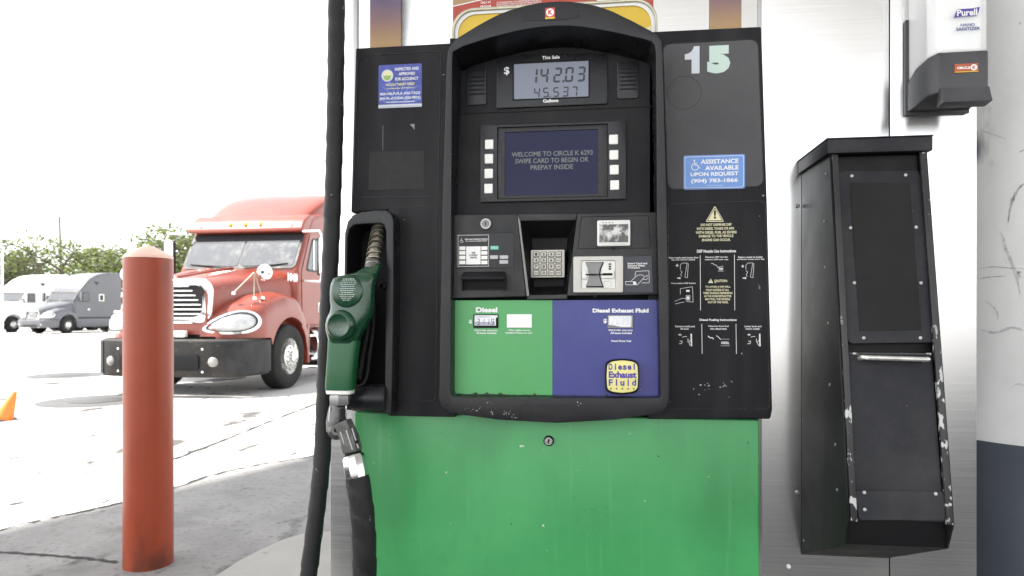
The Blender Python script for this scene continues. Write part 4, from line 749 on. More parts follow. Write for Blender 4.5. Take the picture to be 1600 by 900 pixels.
for xx in (.0036, Wd-.0036-.012):
    b = MB(Mf); b.box(xx, xx+.012, -.004, .004, -Ht, -.001, M['chips'], .0015, 2); b.build('edge_rail', cab)
def slab(b, pts, y0, y1, m, r=.004, bev=.0008): b.prism(rpoly([FS(*p, -y0) for p in pts], r, 4), y0, y1, m, bev, 1)
b = MB(Mf); fp = [FS(1296, 252), FS(1453, 250)]; b.box(.016, Wd-.016, .009, .016, -Ht*.44, -.003, M['cabinet']); b.build('upper_panel', cab)
b = MB(Mf); slab(b, [(1308, 267), (1437, 266), (1465, 535), (1325, 537)], .004, .009, M['cabinet_f'], .012); pf = b.build('access_plate', cab)
b = MB(Mf); slab(b, [(1328, 286), (1421, 285), (1440, 515), (1344, 517)], .0022, .0042, mat('black_rubber_sheet', (.015, .015, .016), .55, spec=.15, var=.2, vs=8, dust=(GREYDUST, .06)), .001, .0005); b.build('rubber_sheet', pf)
def screw(b, px, py, y, r=.0032): 
    x, z = FS(px, py, -y); b.lathe([(r, 0), (r, .001), (r*.7, .0016), (r*.35, .0016), (r*.3, .0008), (0, .0008)], (x, y, z), (0, -1, 0), M['grey_lt'], 12)
for px, py in ((1331, 275), (1415, 273.5), (1329, 356), (1431.5, 355), (1335, 442), (1439, 442), (1349.5, 528), (1438, 528)):
    b = MB(Mf); screw(b, px, py, .004); b.build('screw', pf)
zf = FS(1395, 551, 0)[1]
b = MB(Mf); b.box(.0175, Wd-.0175, .003, .012, -Ht+.004, zf, M['cabinet_f'], .0015, 2); fl = b.build('flap', cab); fl['label'] = 'black flap door with a worn steel handle'
b = MB(Mf); b.box(.019, Wd-.019, .0012, .0028, zf-.004, zf-.0002, M['chips'], .0004, 1); b.build('flap_edge', fl)
hA, hB = FS(1350, 558, .02), FS(1451, 561, .02)
b = MB(Mf); b.tube([(hA[0], .003, hA[1]), (hA[0], -.016, hA[1]), (hA[0]+.006, -.022, hA[1]-.001), (hB[0]-.006, -.022, hB[1]-.001), (hB[0], -.016, hB[1]), (hB[0], .003, hB[1])], .0048, mat('bare_steel_bar', (.66, .65, .62), .4, metal=.7, var=.15, vs=30), 12); b.build('handle', fl)
b = MB(Mf); slab(b, [(1336, 766), (1474, 768), (1486, 813), (1342, 813)], .0002, .003, M['cabinet_f'], .006); kpl = b.build('kick_plate', fl)
for px, py in ((1350.5, 769.5), (1462, 771.5), (1351, 796)):
    b = MB(Mf); screw(b, px, py, .0002); b.build('screw', kpl)
for (y_, z) in ((-.06, 1.50), (-.05, 1.40), (-.055, 1.30), (-.075, 1.18), (-.085, 1.05), (-.12, .93), (-.13, .84), (.1, .66)):
    b = MB(); b.lathe([(.0035, 0), (.003, .0015), (0, .0015)], (X0, y_, z), (-1, 0, 0), M['grey_mid'], 10); b.build('rivet', cab)

# ------------------------------------------------------------------ SANITIZER
san = thing('sanitizer_dispenser', 'grey and clear hand sanitizer dispenser on the steel wall above the black cabinet', 'soap dispenser', (.78, WY, 1.66))
SF = .02; xl, xr = .716, .853; zb0, zt0 = 1.668, P(1500, 80, SF)[1]
plan = [(xl, WY-.002), (xl, SF+.045), (xl+.012, SF+.015), (xl+.028, SF), (xr-.008, SF-.002), (xr, SF+.012), (xr, WY-.002)]
def vprism(b, plan, zlo, zhi, m, bev=0, seg=2):
    'upright prism; zlo / zhi may be functions of (x, y)'
    f0 = zlo if callable(zlo) else (lambda x, y: zlo); f1 = zhi if callable(zhi) else (lambda x, y: zhi); n = len(plan)
    return b.raw([(x, y, f0(x, y)) for x, y in plan]+[(x, y, f1(x, y)) for x, y in plan], [tuple(range(n)), tuple(range(2*n-1, n-1, -1))]+[(i, (i+1) % n, n+(i+1) % n, n+i) for i in range(n)], m, bev, seg)
cutz = lambda x, y: zt0-(.035*max(0, (y-SF)/.08))
b = MB(); vprism(b, plan, lambda x, y: zb0+.004 if y > SF+.03 else zb0+.02, cutz, M['dispenser'], .004, 3); b.build('lower_shell', san)
b = MB(); b.box(xl-.003, xr, WY-.012, WY-.0015, zb0-.002, P(1412, 34, WY)[1], M['dispenser'], .003, 2); b.build('back_plate', san)
p2 = [(x+(.0025 if x < .78 else -.0025), y+.002) for x, y in plan]; p2[0] = (p2[0][0], WY-.013); p2[-1] = (p2[-1][0], WY-.013)
p3 = [(x+(.006 if x < .78 else -.006), y+.006) for x, y in plan]; p3[0] = (p3[0][0], WY-.016); p3[-1] = (p3[-1][0], WY-.016)
b = MB(); vprism(b, p2, lambda x, y: cutz(x, y)+.001, 2.045, M['clear'], .006, 3)
for f in b.bm.faces: f.normal_flip() if False else None
b.build('clear_cover', san)
b = MB(); p4 = [(.750, WY-.03), (.750, SF+.025), (.758, SF+.014), (.838, SF+.013), (.843, SF+.025), (.843, WY-.03)]; vprism(b, p4, zt0+.002, 2.03, M['gel'], .008, 3); ref = b.build('refill_pack', san)
y = SF-.0026
b = MB(); q = PL([(1491, 28), (1493, 20), (1496.5, 14), (1507, 13.8), (1519, 13), (1531, 10.5), (1529.5, 18), (1526, 25), (1515, 25.2), (1503, 25.5)], y); b.plate(q, y, M['purple']); t_px(b, 'Purell', 1495.5, 14.3, 1527, 24.6, W, .03, y-.0004)
t_px(b, 'HAND', 1501, 36.3, 1523.3, 40.8, M['navy'], .03); t_px(b, 'SANITIZER', 1494, 42.2, 1531.5, 47.4, M['navy'], .03); b.build('front_print', san)
b = MB(); x0, x1, z0, z1 = R(1491.5, 99.5, 1528.5, 113, y); b.box(x0, x1, y-.0006, SF, z0, z1, M['orange']); b.plate([(x0, z0), (x1, z0), (x1, z0+.002), (x0, z0+.002)], y-.0009, M['ygold']); zz = y-.001
ww = x1-x0; hh_ = z1-z0; b.text('CIRCLE', x0+ww*.09, x0+ww*.66, z0+hh_*.38, z0+hh_*.66, zz, W, .05); cx, cz = x0+ww*.81, z0+hh_*.53; b.plate(circ(cx, cz, hh_*.36, 24), zz, W); b.text('K', cx-hh_*.16, cx+hh_*.2, cz-hh_*.19, cz+hh_*.19, zz-.0004, M['orange'], .06); b.build('store_label', san)
b = MB(); x0, x1, z0, z1 = R(1472, 132, 1549, 160, SF-.02); b.raw([(x0+.003, SF+.006, z1), (x1-.003, SF+.006, z1), (x0+.002, SF-.018, z1-.004), (x1-.002, SF-.018, z1-.004), (x0, SF-.027, z0), (x1, SF-.027, z0), (x0, SF+.006, z0-.004), (x1, SF+.006, z0-.004)], [(0, 1, 3, 2), (2, 3, 5, 4), (4, 5, 7, 6), (0, 2, 4, 6), (1, 7, 5, 3), (0, 6, 7, 1)], M['dispenser'], .003, 3); b.build('push_lever', san)

# ------------------------------------------------------------------ round concrete column
cc = thing('concrete_column', 'round concrete column painted white above a slate blue base', 'column', (1.286, .53, .15))
zb_ = .866; prof_hi = [(.35, zb_), (.35, 4.98)]
b = MB(); b.lathe([(.35, zb_+.0005), (.35, 2.2), (.35, 4.99)], (1.286, .53, 0), (0, 0, 1), M['concrete_w'], 72); b.build('white_shaft', cc)
b = MB(); b.lathe([(.351, .15), (.351, zb_)], (1.286, .53, 0), (0, 0, 1), M['concrete_b'], 72); b.build('painted_base', cc)

def on_column(px, py, off=.0012):
    a = (px-800)/F; bb = (HOR-py)/F; dx, dy = -math.sin(T)+a*math.cos(T), math.cos(T)+a*math.sin(T); ox, oy = 0-1.286, -D-.53; R_ = .35+off
    A_ = dx*dx+dy*dy; B_ = ox*dx+oy*dy; C_ = ox*ox+oy*oy-R_*R_; q = max(B_*B_-A_*C_, 0); s_ = (-B_-math.sqrt(q))/A_
    return Vector((s_*dx, -D+s_*dy, E+s_*bb))
m_scuff = mat('rubbed_scuff', (.58, .58, .58), .7, var=.3, vs=70); m_scuff2 = mat('dark_scuff', (.40, .40, .40), .7, var=.6, vs=50)
for pts, wd, mm in (([(1608, 283), (1594, 292), (1584, 308), (1578, 328), (1575, 348)], .009, m_scuff2), ([(1562, 362), (1568, 372), (1571, 388), (1577, 400), (1588, 430), (1594, 460)], .008, m_scuff), ([(1529, 420), (1552, 417), (1580, 419), (1604, 420)], .003, m_scuff2), ([(1529, 436), (1545, 433), (1572, 431)], .004, m_scuff2), ([(1535, 204), (1552, 210), (1572, 217)], .003, m_scuff), ([(1592, 238), (1602, 233)], .003, m_scuff2), ([(1533, 516), (1556, 520), (1580, 512), (1600, 516)], .010, m_scuff), ([(1540, 470), (1556, 484), (1560, 500)], .005, m_scuff), ([(1575, 610), (1590, 600), (1603, 604)], .004, m_scuff)):
    v = spline([on_column(*p) for p in pts], 8); rnd = random.Random(len(pts)*11+pts[0][1]); Lv = []; Rv = []
    for i, p in enumerate(v):
        t_ = (v[min(i+1, len(v)-1)]-v[max(i-1, 0)]).normalized(); n_ = Vector((p.x-1.286, p.y-.53, 0)).normalized(); q = t_.cross(n_); k = wd*(.25+.75*math.sin(PI*(i+.5)/len(v)))*rnd.uniform(.45, 1)/2; Lv.append(p+q*k); Rv.append(p-q*k)
    b = MB(); n = len(v); b.raw(Lv+Rv, [(i, n+i, n+i+1, i+1) for i in range(n-1)], mm, fix=False); b.build('scuff_mark', cc)
# ------------------------------------------------------------------ bollard
x, y = G(232, 882); r_ = .109
bo = thing('bollard', 'tall red plastic sleeved bollard with a pale conical cap', 'bollard', (x, y, 0))
bo.rotation_euler = (0, math.radians(.0), 0)
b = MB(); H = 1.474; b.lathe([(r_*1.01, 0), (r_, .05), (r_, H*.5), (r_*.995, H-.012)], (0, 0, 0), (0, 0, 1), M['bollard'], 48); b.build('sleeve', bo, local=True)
b = MB(); b.lathe([(r_*.995, H-.0115), (r_*.985, H-.003), (r_*.93, H+.006), (r_*.25, H+.046), (r_*.1, H+.05), (0, H+.051)], (0, 0, 0), (0, 0, 1), M['bcap'], 48); b.build('cap', bo, local=True)

# ------------------------------------------------------------------ cone
x, y = G(21, 657); cn = thing('traffic_cone', 'orange traffic cone leaning on the pale concrete at the left edge', 'traffic cone', (x-.12, y, .035))
cn.rotation_euler = (0, math.radians(24), math.radians(8)); cn.scale = (.92, .92, .86)
b = MB(); b.lathe([(.105, .0), (.10, .02), (.022, .36), (.018, .365), (0, .365)], (0, 0, 0), (0, 0, 1), M['cone'], 26); b.build('cone_body', cn, local=True)
b = MB(); b.box(-.14, .14, -.14, .14, -.022, 0, M['cone_dk'], .008, 2); b.build('base', cn, local=True)

# ------------------------------------------------------------------ TRUCKS
tyre_m = mat('tyre_rubber', (.013, .013, .013), .75, spec=.2, var=.2, vs=8, dust=((.06, .06, .055), .3)); rim_m = mat('polished_rim', (.78, .78, .76), .28, metal=.8, var=.1, vs=12); glass_m = mat('truck_glass', (.03, .035, .04), .04, var=.05, spec=1.0)
ws_m = mat('windscreen_glass', (.03, .034, .04), .05, var=.05, spec=.7); ch_m = mat('truck_chrome', (.85, .85, .85), .14, metal=1, var=.05); blk_m = mat('chassis_black', (.015, .015, .015), .6); lens_m = mat('lamp_lens', (.85, .85, .83), .12, var=.04, coat=.6); stalk_m = mat('cream_stalk', (.30, .27, .22), .5); fog_m = mat('fog_lens', (.22, .22, .21), .15, var=.2, vs=20, coat=.4); hlens_m = mat('headlamp_lens', (.42, .43, .44), .1, var=.2, vs=9, coat=.6); amber_m = mat('amber_lens', (.75, .36, .05), .25); bump_m = mat('worn_bumper_plastic', (.016, .0155, .0155), .6, spec=.25, var=.35, vs=7, stretch=(1, 1, 4), dust=((.075, .06, .048), .5), specks=[((.2, .2, .2), 20, .68, .05, (1, 1, 6))])
def wheel(root, x, y, sgn, dual=False, front=True):
    wt = MB(); R0 = .515; wW = .29 if not dual else .62
    prof = [(.29, 0), (.33, -.012), (.44, -.016), (.495, .006), (.513, .03)]
    for k in range(5 if not dual else 9):
        a = .03+(wW-.06)*(k+.0)/(5 if not dual else 9); prof += [(.515, a+.006), (.515, a+(wW-.06)/(6.3 if not dual else 11)), (.505, a+(wW-.06)/(5.9 if not dual else 10.4)), (.505, a+(wW-.06)/(5.1 if not dual else 9.1))]
    prof += [(.513, wW-.03), (.44, wW+.01), (.29, wW)]
    wt.lathe(prof, (x, y, .515), (-sgn, 0, 0), tyre_m, 40); tw = wt.build('wheel', root, 30, local=True)
    b = MB(); ax = Vector((-sgn, 0, 0))
    if front: b.lathe([(.295, .0), (.285, .03), (.27, .035), (.25, .02), (.16, -.005), (.145, -.03), (.125, -.035), (.10, -.04), (.095, -.085), (.07, -.10), (0, -.10)], (x, y, .515), ax, rim_m, 36)
    else: b.lathe([(.295, .0), (.285, .05), (.2, .12), (.13, .11), (.12, -.02), (0, -.03)], (x, y, .515), ax, rim_m, 30)
    b.build('rim', tw, local=True)
    if front:
        b = MB()
        for k in range(10):
            a = 2*PI*k/10; b.lathe([(.015, 0), (.015, .03), (.008, .04), (0, .04)], (x+sgn*.03, y+.135*math.cos(a), .515+.135*math.sin(a)), (sgn, 0, 0), ch_m, 8)
            b.lathe([(.026, 0), (.026, .006), (0, .006)], (x-sgn*.006, y+.213*math.cos(a+.3), .515+.213*math.sin(a+.3)), (sgn, 0, -.0), blk_m, 10)
        b.build('lug_nuts', tw, local=True)
def hsec(y, hb, ht, zb, zs, zt, n=9, e=2.6, x0=0):
    'hood cross-section at y: half width hb at the bottom, ht at the shoulder'
    half = [(hb, zb), (hb+(ht-hb)*.5, zb+(zs-zb)*.5), (ht, zs)]
    for k in range(1, n+1):
        a = PI/2*k/n; half.append((ht*max(0, math.cos(a))**(2/e), zs+(zt-zs)*math.sin(a)**(2/e)))
    pts = half[:-1]+[(0, zt)]; return [(x, y, z) for x, z in pts]+[(-x, y, z) for x, z in pts[-2::-1]]
def truck(label, paint, style, loc, rz, paint2=None):
    aero = style == 'aero'; root = thing('semi_truck', label, 'truck', loc, rz, 'semi trucks parked behind the forecourt'); mp = paint; B = lambda mb, nm, par=root, sm=40: mb.build(nm, par, sm, local=True)
    # hood
    b = MB()
    if aero: secs = [hsec(1.30, .50, .50, .75, 1.2, 1.48), hsec(1.1, .62, .60, .75, 1.28, 1.58), hsec(.6, .80, .76, .75, 1.42, 1.74), hsec(0, .92, .88, .8, 1.6, 1.88), hsec(-.55, 1.02, .99, .85, 1.75, 2.0)]
    else: secs = [hsec(1.32, .60, .60, .90, 1.36, 1.66, e=3.2), hsec(1.15, .62, .62, .90, 1.42, 1.72, e=3.2), hsec(.7, .68, .67, .90, 1.5, 1.80, e=3), hsec(.2, .78, .76, .9, 1.58, 1.88, e=2.8), hsec(-.2, .92, .88, .9, 1.66, 1.93, e=2.8), hsec(-.6, 1.06, 1.02, .9, 1.74, 1.98, e=2.8)]
    b.loft(secs, mp); hood = B(b, 'hood', sm=55)
    if not aero:
        b = MB(); b.tube([(0, 1.1, 1.735), (.0, .5, 1.83), (0, -.3, 1.955)], .03, mp, 8); 
        for s in (-1, 1): b.loft([[(s*.30, 1.18, 1.70), (s*.36, 1.18, 1.69), (s*.40, 1.18, 1.66)], [(s*.33, .3, 1.865), (s*.42, .3, 1.89), (s*.52, .3, 1.80)], [(s*.40, -.5, 1.965), (s*.5, -.5, 1.99), (s*.62, -.5, 1.93)]], mp, cap=False)
        B(b, 'hood_ridge', hood)
    # fenders with the wheel opening
    for s in (-1, 1):
        b = MB(); N = 44; cols = []
        for i in range(N+1):
            y = 1.33-2.03*i/N
            za = .515+math.sqrt(max(0, .63**2-y*y)) if abs(y) < .6 else (.84 if y > 0 else .62)
            if y >= .6: za = .84
            top = [(1.33, 1.02), (1.15, 1.20), (.9, 1.33), (.5, 1.46), (.1, 1.53), (-.25, 1.50), (-.5, 1.34), (-.7, 1.02)]
            if aero: top = [(1.33, .98), (1.15, 1.2), (.9, 1.36), (.5, 1.5), (.1, 1.52), (-.25, 1.46), (-.5, 1.32), (-.7, 1.12)]
            for (ya, zA), (yb, zB) in zip(top, top[1:]):
                if yb <= y <= ya+1e-6: u_ = (ya-y)/(ya-yb); u_ = u_*u_*(3-2*u_)*.35+u_*.65; zt = zA+(zB-zA)*u_
            zt = max(zt, za+.05)
            xo = 1.22-(.42*((y-.75)/.58)**1.8 if y > .75 else 0)-(.03 if y < -.4 else 0); hgt = zt-za; xi = .5
            cols.append([(s*xi, y, zt+.05), (s*(xi+(xo-xi)*.45), y, zt+.03), (s*(xi+(xo-xi)*.72), y, zt), (s*(xo-.075), y, zt-min(.05, hgt*.2)), (s*(xo-.025), y, zt-min(.12, hgt*.45)), (s*xo, y, zt-min(.24, hgt*.7)), (s*xo, y, za), (s*(xo-.05), y, za-.0), (s*(xo-.06), y, za+.03), (s*xi, y, za+.03)])
        n = len(cols[0]); b.raw([p for c in cols for p in c], [(i*n+k, i*n+(k+1) % n, (i+1)*n+(k+1) % n, (i+1)*n+k) for i in range(N) for k in range(n)]+[tuple(range(n)), tuple(range((N+1)*n-1, N*n-1, -1))], mp)
        b.prism([(s*1.19, 1.02), (s*1.19, .36), (s*1.0, .36), (s*.7, .9), (s*.7, 1.02)], -.70, -.62, mp, .015)
        B(b, 'fender', sm=50)
        # headlight: a swept lens in a bright surround, following the corner
        b = MB(); hb = Vector((s*.90, 1.20, 1.05 if not aero else 1.08)); nrm = Vector((s*.52, .83, .20)).normalized(); tan = Vector((s*.86, -.5, .16)).normalized(); upv = nrm.cross(tan); upv = upv if upv.z > 0 else -upv
        def hl(kx, kz, lift): return [hb+tan*(kx*(.36*math.cos(a)+.02))+upv*(kz*(.135*math.sin(a)*(1.0+.35*math.cos(a))))+nrm*(lift-.10*(math.cos(a)*kx)**2) for a in [2*PI*j/28 for j in range(28)]]
        b.loft([hl(1.12, 1.22, -.05), hl(1.12, 1.22, .055), hl(1.0, 1.0, .062), hl(.98, .98, .03)], ch_m, cap=True); hd = B(b, 'headlight')
        b = MB(); b.loft([hl(1.0, 1.0, .0625), hl(1.0, 1.0, .066), hl(.93, .90, .066), hl(.93, .90, .055)], blk_m, cap=False); B(b, 'lens_seal', hd)
        b = MB(); b.loft([hl(.97, .97, .031), hl(.9, .9, .055), hl(.5, .5, .085), hl(.02, .02, .09)], hlens_m); B(b, 'lens', hd, 60)
    # grille
    b = MB(); gz0, gz1, gw = (1.06, 1.70, .64) if not aero else (.78, 1.42, .5); tilt = .05
    gp = lambda i: rrect(-gw+i, gw-i, gz0+i, gz1-i, .16-i*.5, 6)
    b.ring([(x, 1.40-(z-gz0)*tilt*2-(.12*(abs(x)/gw)**3), z) for x, z in gp(0)], [(x, 1.44-(z-gz0)*tilt*2-(.10*(abs(x)/gw)**3), z) for x, z in gp(.09)], 0, 1.22, ch_m, .012, 2); gr = B(b, 'grille')
    b = MB(); b.prism(gp(.075), 1.325, 1.335, M['dark']); nsl = 7
    for k in range(nsl):
        z = gz0+.13+(gz1-gz0-.24)*k/(nsl-1); yy = 1.385-(z-gz0)*.1; L_ = gw-.1; b.loft([[(x, yy-.07*(abs(x)/gw)**2+.0, z-.006), (x, yy-.07*(abs(x)/gw)**2+.022, z-.004), (x, yy-.07*(abs(x)/gw)**2+.022, z+.012), (x, yy-.07*(abs(x)/gw)**2+.0, z+.014)] for x in [L_*(j/6-1) for j in range(13)]], M['galv'])
    B(b, 'grille_slats', gr)
    # bumper
    b = MB(); plan = [(-1.20, .62), (-1.23, .85), (-1.2, 1.12), (-1.08, 1.34), (-.9, 1.46), (-.6, 1.52), (0, 1.54), (.6, 1.52), (.9, 1.46), (1.08, 1.34), (1.2, 1.12), (1.23, .85), (1.20, .62)]
    plan = [(p.x, p.y) for p in spline([Vector((*p, 0)) for p in plan], 4)]; bm_ = bump_m if not aero else mp
    secs = []
    for k, (x, y) in enumerate(plan):
        a = Vector(plan[min(k+1, len(plan)-1)])-Vector(plan[max(k-1, 0)]); n_ = Vector((-a.y, a.x)).normalized()
        if aero: pf = [(-.06, .84), (-.0, .80), (.0, .52), (-.04, .36), (-.12, .36), (-.14, .80)]
        else: pf = [(-.05, .84), (-.0, .81), (.0, .36), (-.03, .30), (-.12, .30), (-.14, .82)]
        secs.append([(x+n_.x*o, y+n_.y*o, z) for o, z in pf])
    b.loft(secs, bm_, bev=0); bp_ = B(b, 'bumper')
    b = MB(); b.prism(rrect(-.62, .62, .40, .62, .05, 4), 1.49, 1.545, M['dark'], .008) if not aero else b.prism(rrect(-.5, .5, .42, .56, .05, 4), 1.49, 1.545, blk_m, .008); B(b, 'air_intake', bp_)
    if not aero:
        b = MB(); b.prism(rrect(-.34, .34, .865, .955, .01, 2), 1.38, 1.45, M['offw'], .004); B(b, 'number_plate', bp_)
    for s in (-1, 1):
        b = MB(); b.lathe([(.075, -.02), (.075, .01), (.06, .03), (.03, .042), (0, .045)], (s*.80, 1.475, .52), (s*.18, 1, 0), fog_m, 20); B(b, 'fog_lamp', bp_)
        b = MB()
        for zz in (.70, .38): b.lathe([(.02, 0), (.016, .012), (0, .014)], (s*.66, 1.505, zz), (s*.1, 1, 0), ch_m, 10)
        B(b, 'bolt', bp_)
        if not aero:
            b = MB(); q = [(p[0], p[1]) for p in plan if p[0]*s > .93]; 
            b.loft([[(x*1.008, y*1.004+.004, .80), (x*1.008, y*1.004+.004, .34), (x*.99, y-.02, .34), (x*.99, y-.02, .80)] for x, y in q], mat('bumper_corner', (.016, .016, .018), .62, spec=.25, var=.35, vs=9, stretch=(1, 1, 5), dust=((.07, .07, .075), .4))); B(b, 'bumper_corner', bp_)
    # cab
    W_ = 1.085; b = MB()
    if aero: prof = [(-.5, .9), (-.48, 1.98), (-.98, 2.62), (-1.0, 2.7), (-1.25, 3.02), (-1.7, 3.42), (-2.3, 3.72), (-3.0, 3.85), (-4.2, 3.9), (-4.2, .9)]
    else: prof = [(-.48, .95), (-.46, 1.96), (-.84, 2.62), (-.86, 2.66), (-1.0, 2.90), (-1.35, 3.0), (-4.0, 3.1), (-4.0, .95)]
    xprism(b, prof, -W_, W_, mp, .09 if not aero else .14, 4); cb = B(b, 'cab', sm=50)
    if not aero:
        b = MB(); vz = [(-.66, 2.60), (-.65, 2.66), (-.74, 2.80), (-.95, 2.93), (-1.1, 2.94), (-1.1, 2.7), (-.84, 2.63)]; xprism(b, vz, -1.075, 1.075, mp, .05, 3); vs_ = B(b, 'sun_visor', cb, 50)
        for xx in (-.85, -.28, 0, .28, .85):
            b = MB(); b.lathe([(0, -.055), (.05, -.05), (.05, .0), (.03, .04), (0, .05)], (xx, -.705, 2.735), (0, 1, .5), amber_m if abs(xx) < .8 else lens_m, 14); B(b, 'marker_lamp', vs_)
        b = MB(); rp = []
        for y, hw, zt in ((-1.0, .95, 2.93), (-1.25, 1.0, 3.1), (-1.6, 1.04, 3.3), (-2.0, 1.06, 3.46), (-2.6, 1.07, 3.56), (-4.0, 1.07, 3.62)): rp.append(hsec(y, hw, hw*.97, 2.78, zt-.16, zt, e=4))
        b.loft(rp, mp); B(b, 'roof_fairing', cb, 50)
    # windscreen: two slanted panes with rounded corners and black surround
    y0, z0, y1, z1 = (-.46, 1.96, -.84, 2.62) if not aero else (-.48, 1.98, -.98, 2.62)
    sl = math.atan2(y0-y1, z1-z0); hgt = math.hypot(y0-y1, z1-z0); Mw = Matrix.Translation((0, y0, z0))@Matrix.Rotation(sl, 4, 'X')
    b = MB(Mw); b.prism(rrect(-1.045, 1.045, .0, hgt-.03, .10, 5), .004, .010, blk_m, 0); wsur = B(b, 'windscreen_seal', cb)
    for s in (-1, 1):
        b = MB(Mw); q = [(s*x, z) for x, z in (rrect(.014, 1.0, .05, hgt-.075, .07, 5) if not aero else rrect(.03, .955, .07, hgt-.14, .07, 5))]
        n = len(q); b.raw([(x, .0145-.0*(x*x), z) for x, z in q]+[(x, .0105, z) for x, z in q], [tuple(range(n)), tuple(range(2*n-1, n-1, -1))]+[(i, (i+1) % n, n+(i+1) % n, n+i) for i in range(n)], ws_m); B(b, 'windscreen', cb, 0)
        if aero and s > 0: b = MB(Mw); b.box(-1.0, 1.0, .016, .03, hgt-.17, hgt-.06, blk_m, .005); B(b, 'windscreen_header', cb)
        b = MB(Mw); b.tube([(s*.12, .035, .03), (s*.62, .03, .06), (s*.9, .028, .09)], .010, blk_m, 6); B(b, 'wiper', cb)
        # side door: seam, window, vent bar, handle
        dx = W_; b = MB(); zt = 2.55; yf_, yr = -.78, -1.62
        dpl = [(-.62, 1.02), (-.60, 1.92), (-.92, 2.60), (-1.72, 2.62), (-1.74, 1.02)]
        xprism(b, rpoly(dpl, .06), s*dx, s*(dx+.012), mp, .004, 1); dr = B(b, 'door', cb)
        b = MB(); win = [(-.74, 1.93), (-.98, 2.52), (-1.60, 2.54), (-1.62, 1.93)]; xprism(b, rpoly(win, .07), s*(dx+.0122), s*(dx+.016), blk_m); wn = B(b, 'window_seal', dr)
        b = MB(); win2 = [(-.79, 1.965), (-1.0, 2.485), (-1.565, 2.50), (-1.585, 1.965)]; xprism(b, rpoly(win2, .06), s*(dx+.0163), s*(dx+.019), glass_m); B(b, 'window_pane', dr)
        b = MB(); b.box(min(s*(dx+.0192), s*(dx+.03)), max(s*(dx+.0192), s*(dx+.03)), -1.03, -1.005, 1.96, 2.49, ch_m if not aero else blk_m); B(b, 'vent_bar', dr)
        b = MB(); b.box(min(s*(dx+.0125), s*(dx+.03)), max(s*(dx+.0125), s*(dx+.03)), -1.62, -1.48, 1.42, 1.50, ch_m, .006); B(b, 'door_handle', dr)
        # mirror with bracket
        b = MB(); sx = s*(dx+.36)
        if not aero: b.tube([(s*dx, -.66, 2.60), (sx*.97, -.62, 2.60), (sx, -.62, 2.52), (sx, -.62, 1.80), (sx*.97, -.62, 1.74), (s*dx, -.68, 1.76)], .018, M['galv'], 8)
        else: b.tube([(s*dx, -.62, 2.12), (sx*.97, -.55, 2.12)], .025, blk_m, 8)
        mr_ = B(b, 'mirror_bracket', cb)
        b = MB(); b.box(sx-.11, sx+.05, -.66, -.60, 1.86 if not aero else 1.96, 2.48 if not aero else 2.5, ch_m if not aero else mp, .025, 3); b.box(sx-.12, sx+.11, -.70, -.6605, 1.85 if not aero else 1.96, 2.49 if not aero else 2.5, blk_m, .015, 2); b.box(sx-.09, sx+.09, -.706, -.7005, 1.9 if not aero else 2.0, 2.44, glass_m); B(b, 'mirror', mr_)
        # hood mirror on its stalks
        if not aero:
            hm = Vector((s*1.0, .72, 1.82)); b = MB()
            for f in ((s*.80, .98, 1.50), (s*1.02, .78, 1.43), (s*1.06, .62, 1.44)): b.tube([hm+Vector((-s*.0, .02, 0)), Vector(f)], .009, stalk_m, 6); b.lathe([(.032, -.02), (.03, .02), (0, .03)], f, (0, 0, 1), ch_m, 10)
            hk = B(b, 'mirror_stalk', hood); b = MB(); b.lathe([(.0, -.05), (.06, -.045), (.12, -.01), (.128, .01), (.118, .016), (0, .02)], hm+Vector((s*.15, 0, .0)), (0, -1, -.05), ch_m, 24); b.lathe([(.0, .021), (.02, .021), (.0, .024)], hm+Vector((s*.15, 0, .0)), (0, -1, 0), blk_m, 8)
            b.lathe([(.03, 0), (.02, -.03), (0, -.031)], hm+Vector((s*.15, .05, .0)), (0, -1, 0), blk_m, 10); B(b, 'hood_mirror', hood)
        # side skirt / tank and steps
        if aero:
            b = MB(); b.box(min(s*.9, s*1.12), max(s*.9, s*1.12), -4.1, -.75, .36, .9, mp, .03, 2); B(b, 'side_skirt')
            b = MB(); b.box(min(s*(W_+.0), s*(W_+.01)), max(s*(W_+.0), s*(W_+.01)), -2.75, -2.35, 2.0, 2.45, M['silver'], .003, 1); b.box(min(s*(W_+.0105), s*(W_+.013)), max(s*(W_+.0105), s*(W_+.013)), -2.66, -2.42, 2.06, 2.38, blk_m); B(b, 'sleeper_window', cb)
            b = MB(); xprism(b, [(-2.35, 3.2), (-2.15, 3.02), (-1.95, 3.25)], s*(W_-.03), s*(W_+.006), blk_m); B(b, 'roof_vent', cb)
        else:
            b = MB(); b.lathe([(.0, 0), (.30, 0), (.31, .02), (.31, 1.5), (.30, 1.52), (0, 1.52)], (s*.86, -2.6, .66), (0, 1, 0), ch_m, 30)
            for yy in (-1.3, -1.9, -2.4): b.lathe([(.315, 0), (.318, .01), (.318, .05), (.315, .06)], (s*.86, yy, .66), (0, 1, 0), blk_m, 30)
            B(b, 'fuel_tank')
            b = MB(); b.box(min(s*.8, s*1.18), max(s*.8, s*1.18), -1.6, -.8, .40, .45, ch_m, .01); b.box(min(s*.8, s*1.15), max(s*.8, s*1.15), -1.6, -.8, .80, .84, ch_m, .01); B(b, 'step')
        wheel(root, s*1.19, 0, s)
        for yy in (-5.0, -6.3): wheel(root, s*1.2, yy, s, dual=True, front=False)
    b = MB(); b.box(-.45, -.30, -7.0, 1.2, .62, .88, blk_m); b.box(.30, .45, -7.0, 1.2, .62, .88, blk_m); b.box(-.9, .9, -.12, .12, .42, .58, blk_m, .03); b.box(-.55, .55, -.45, 1.1, .5, .95, blk_m)
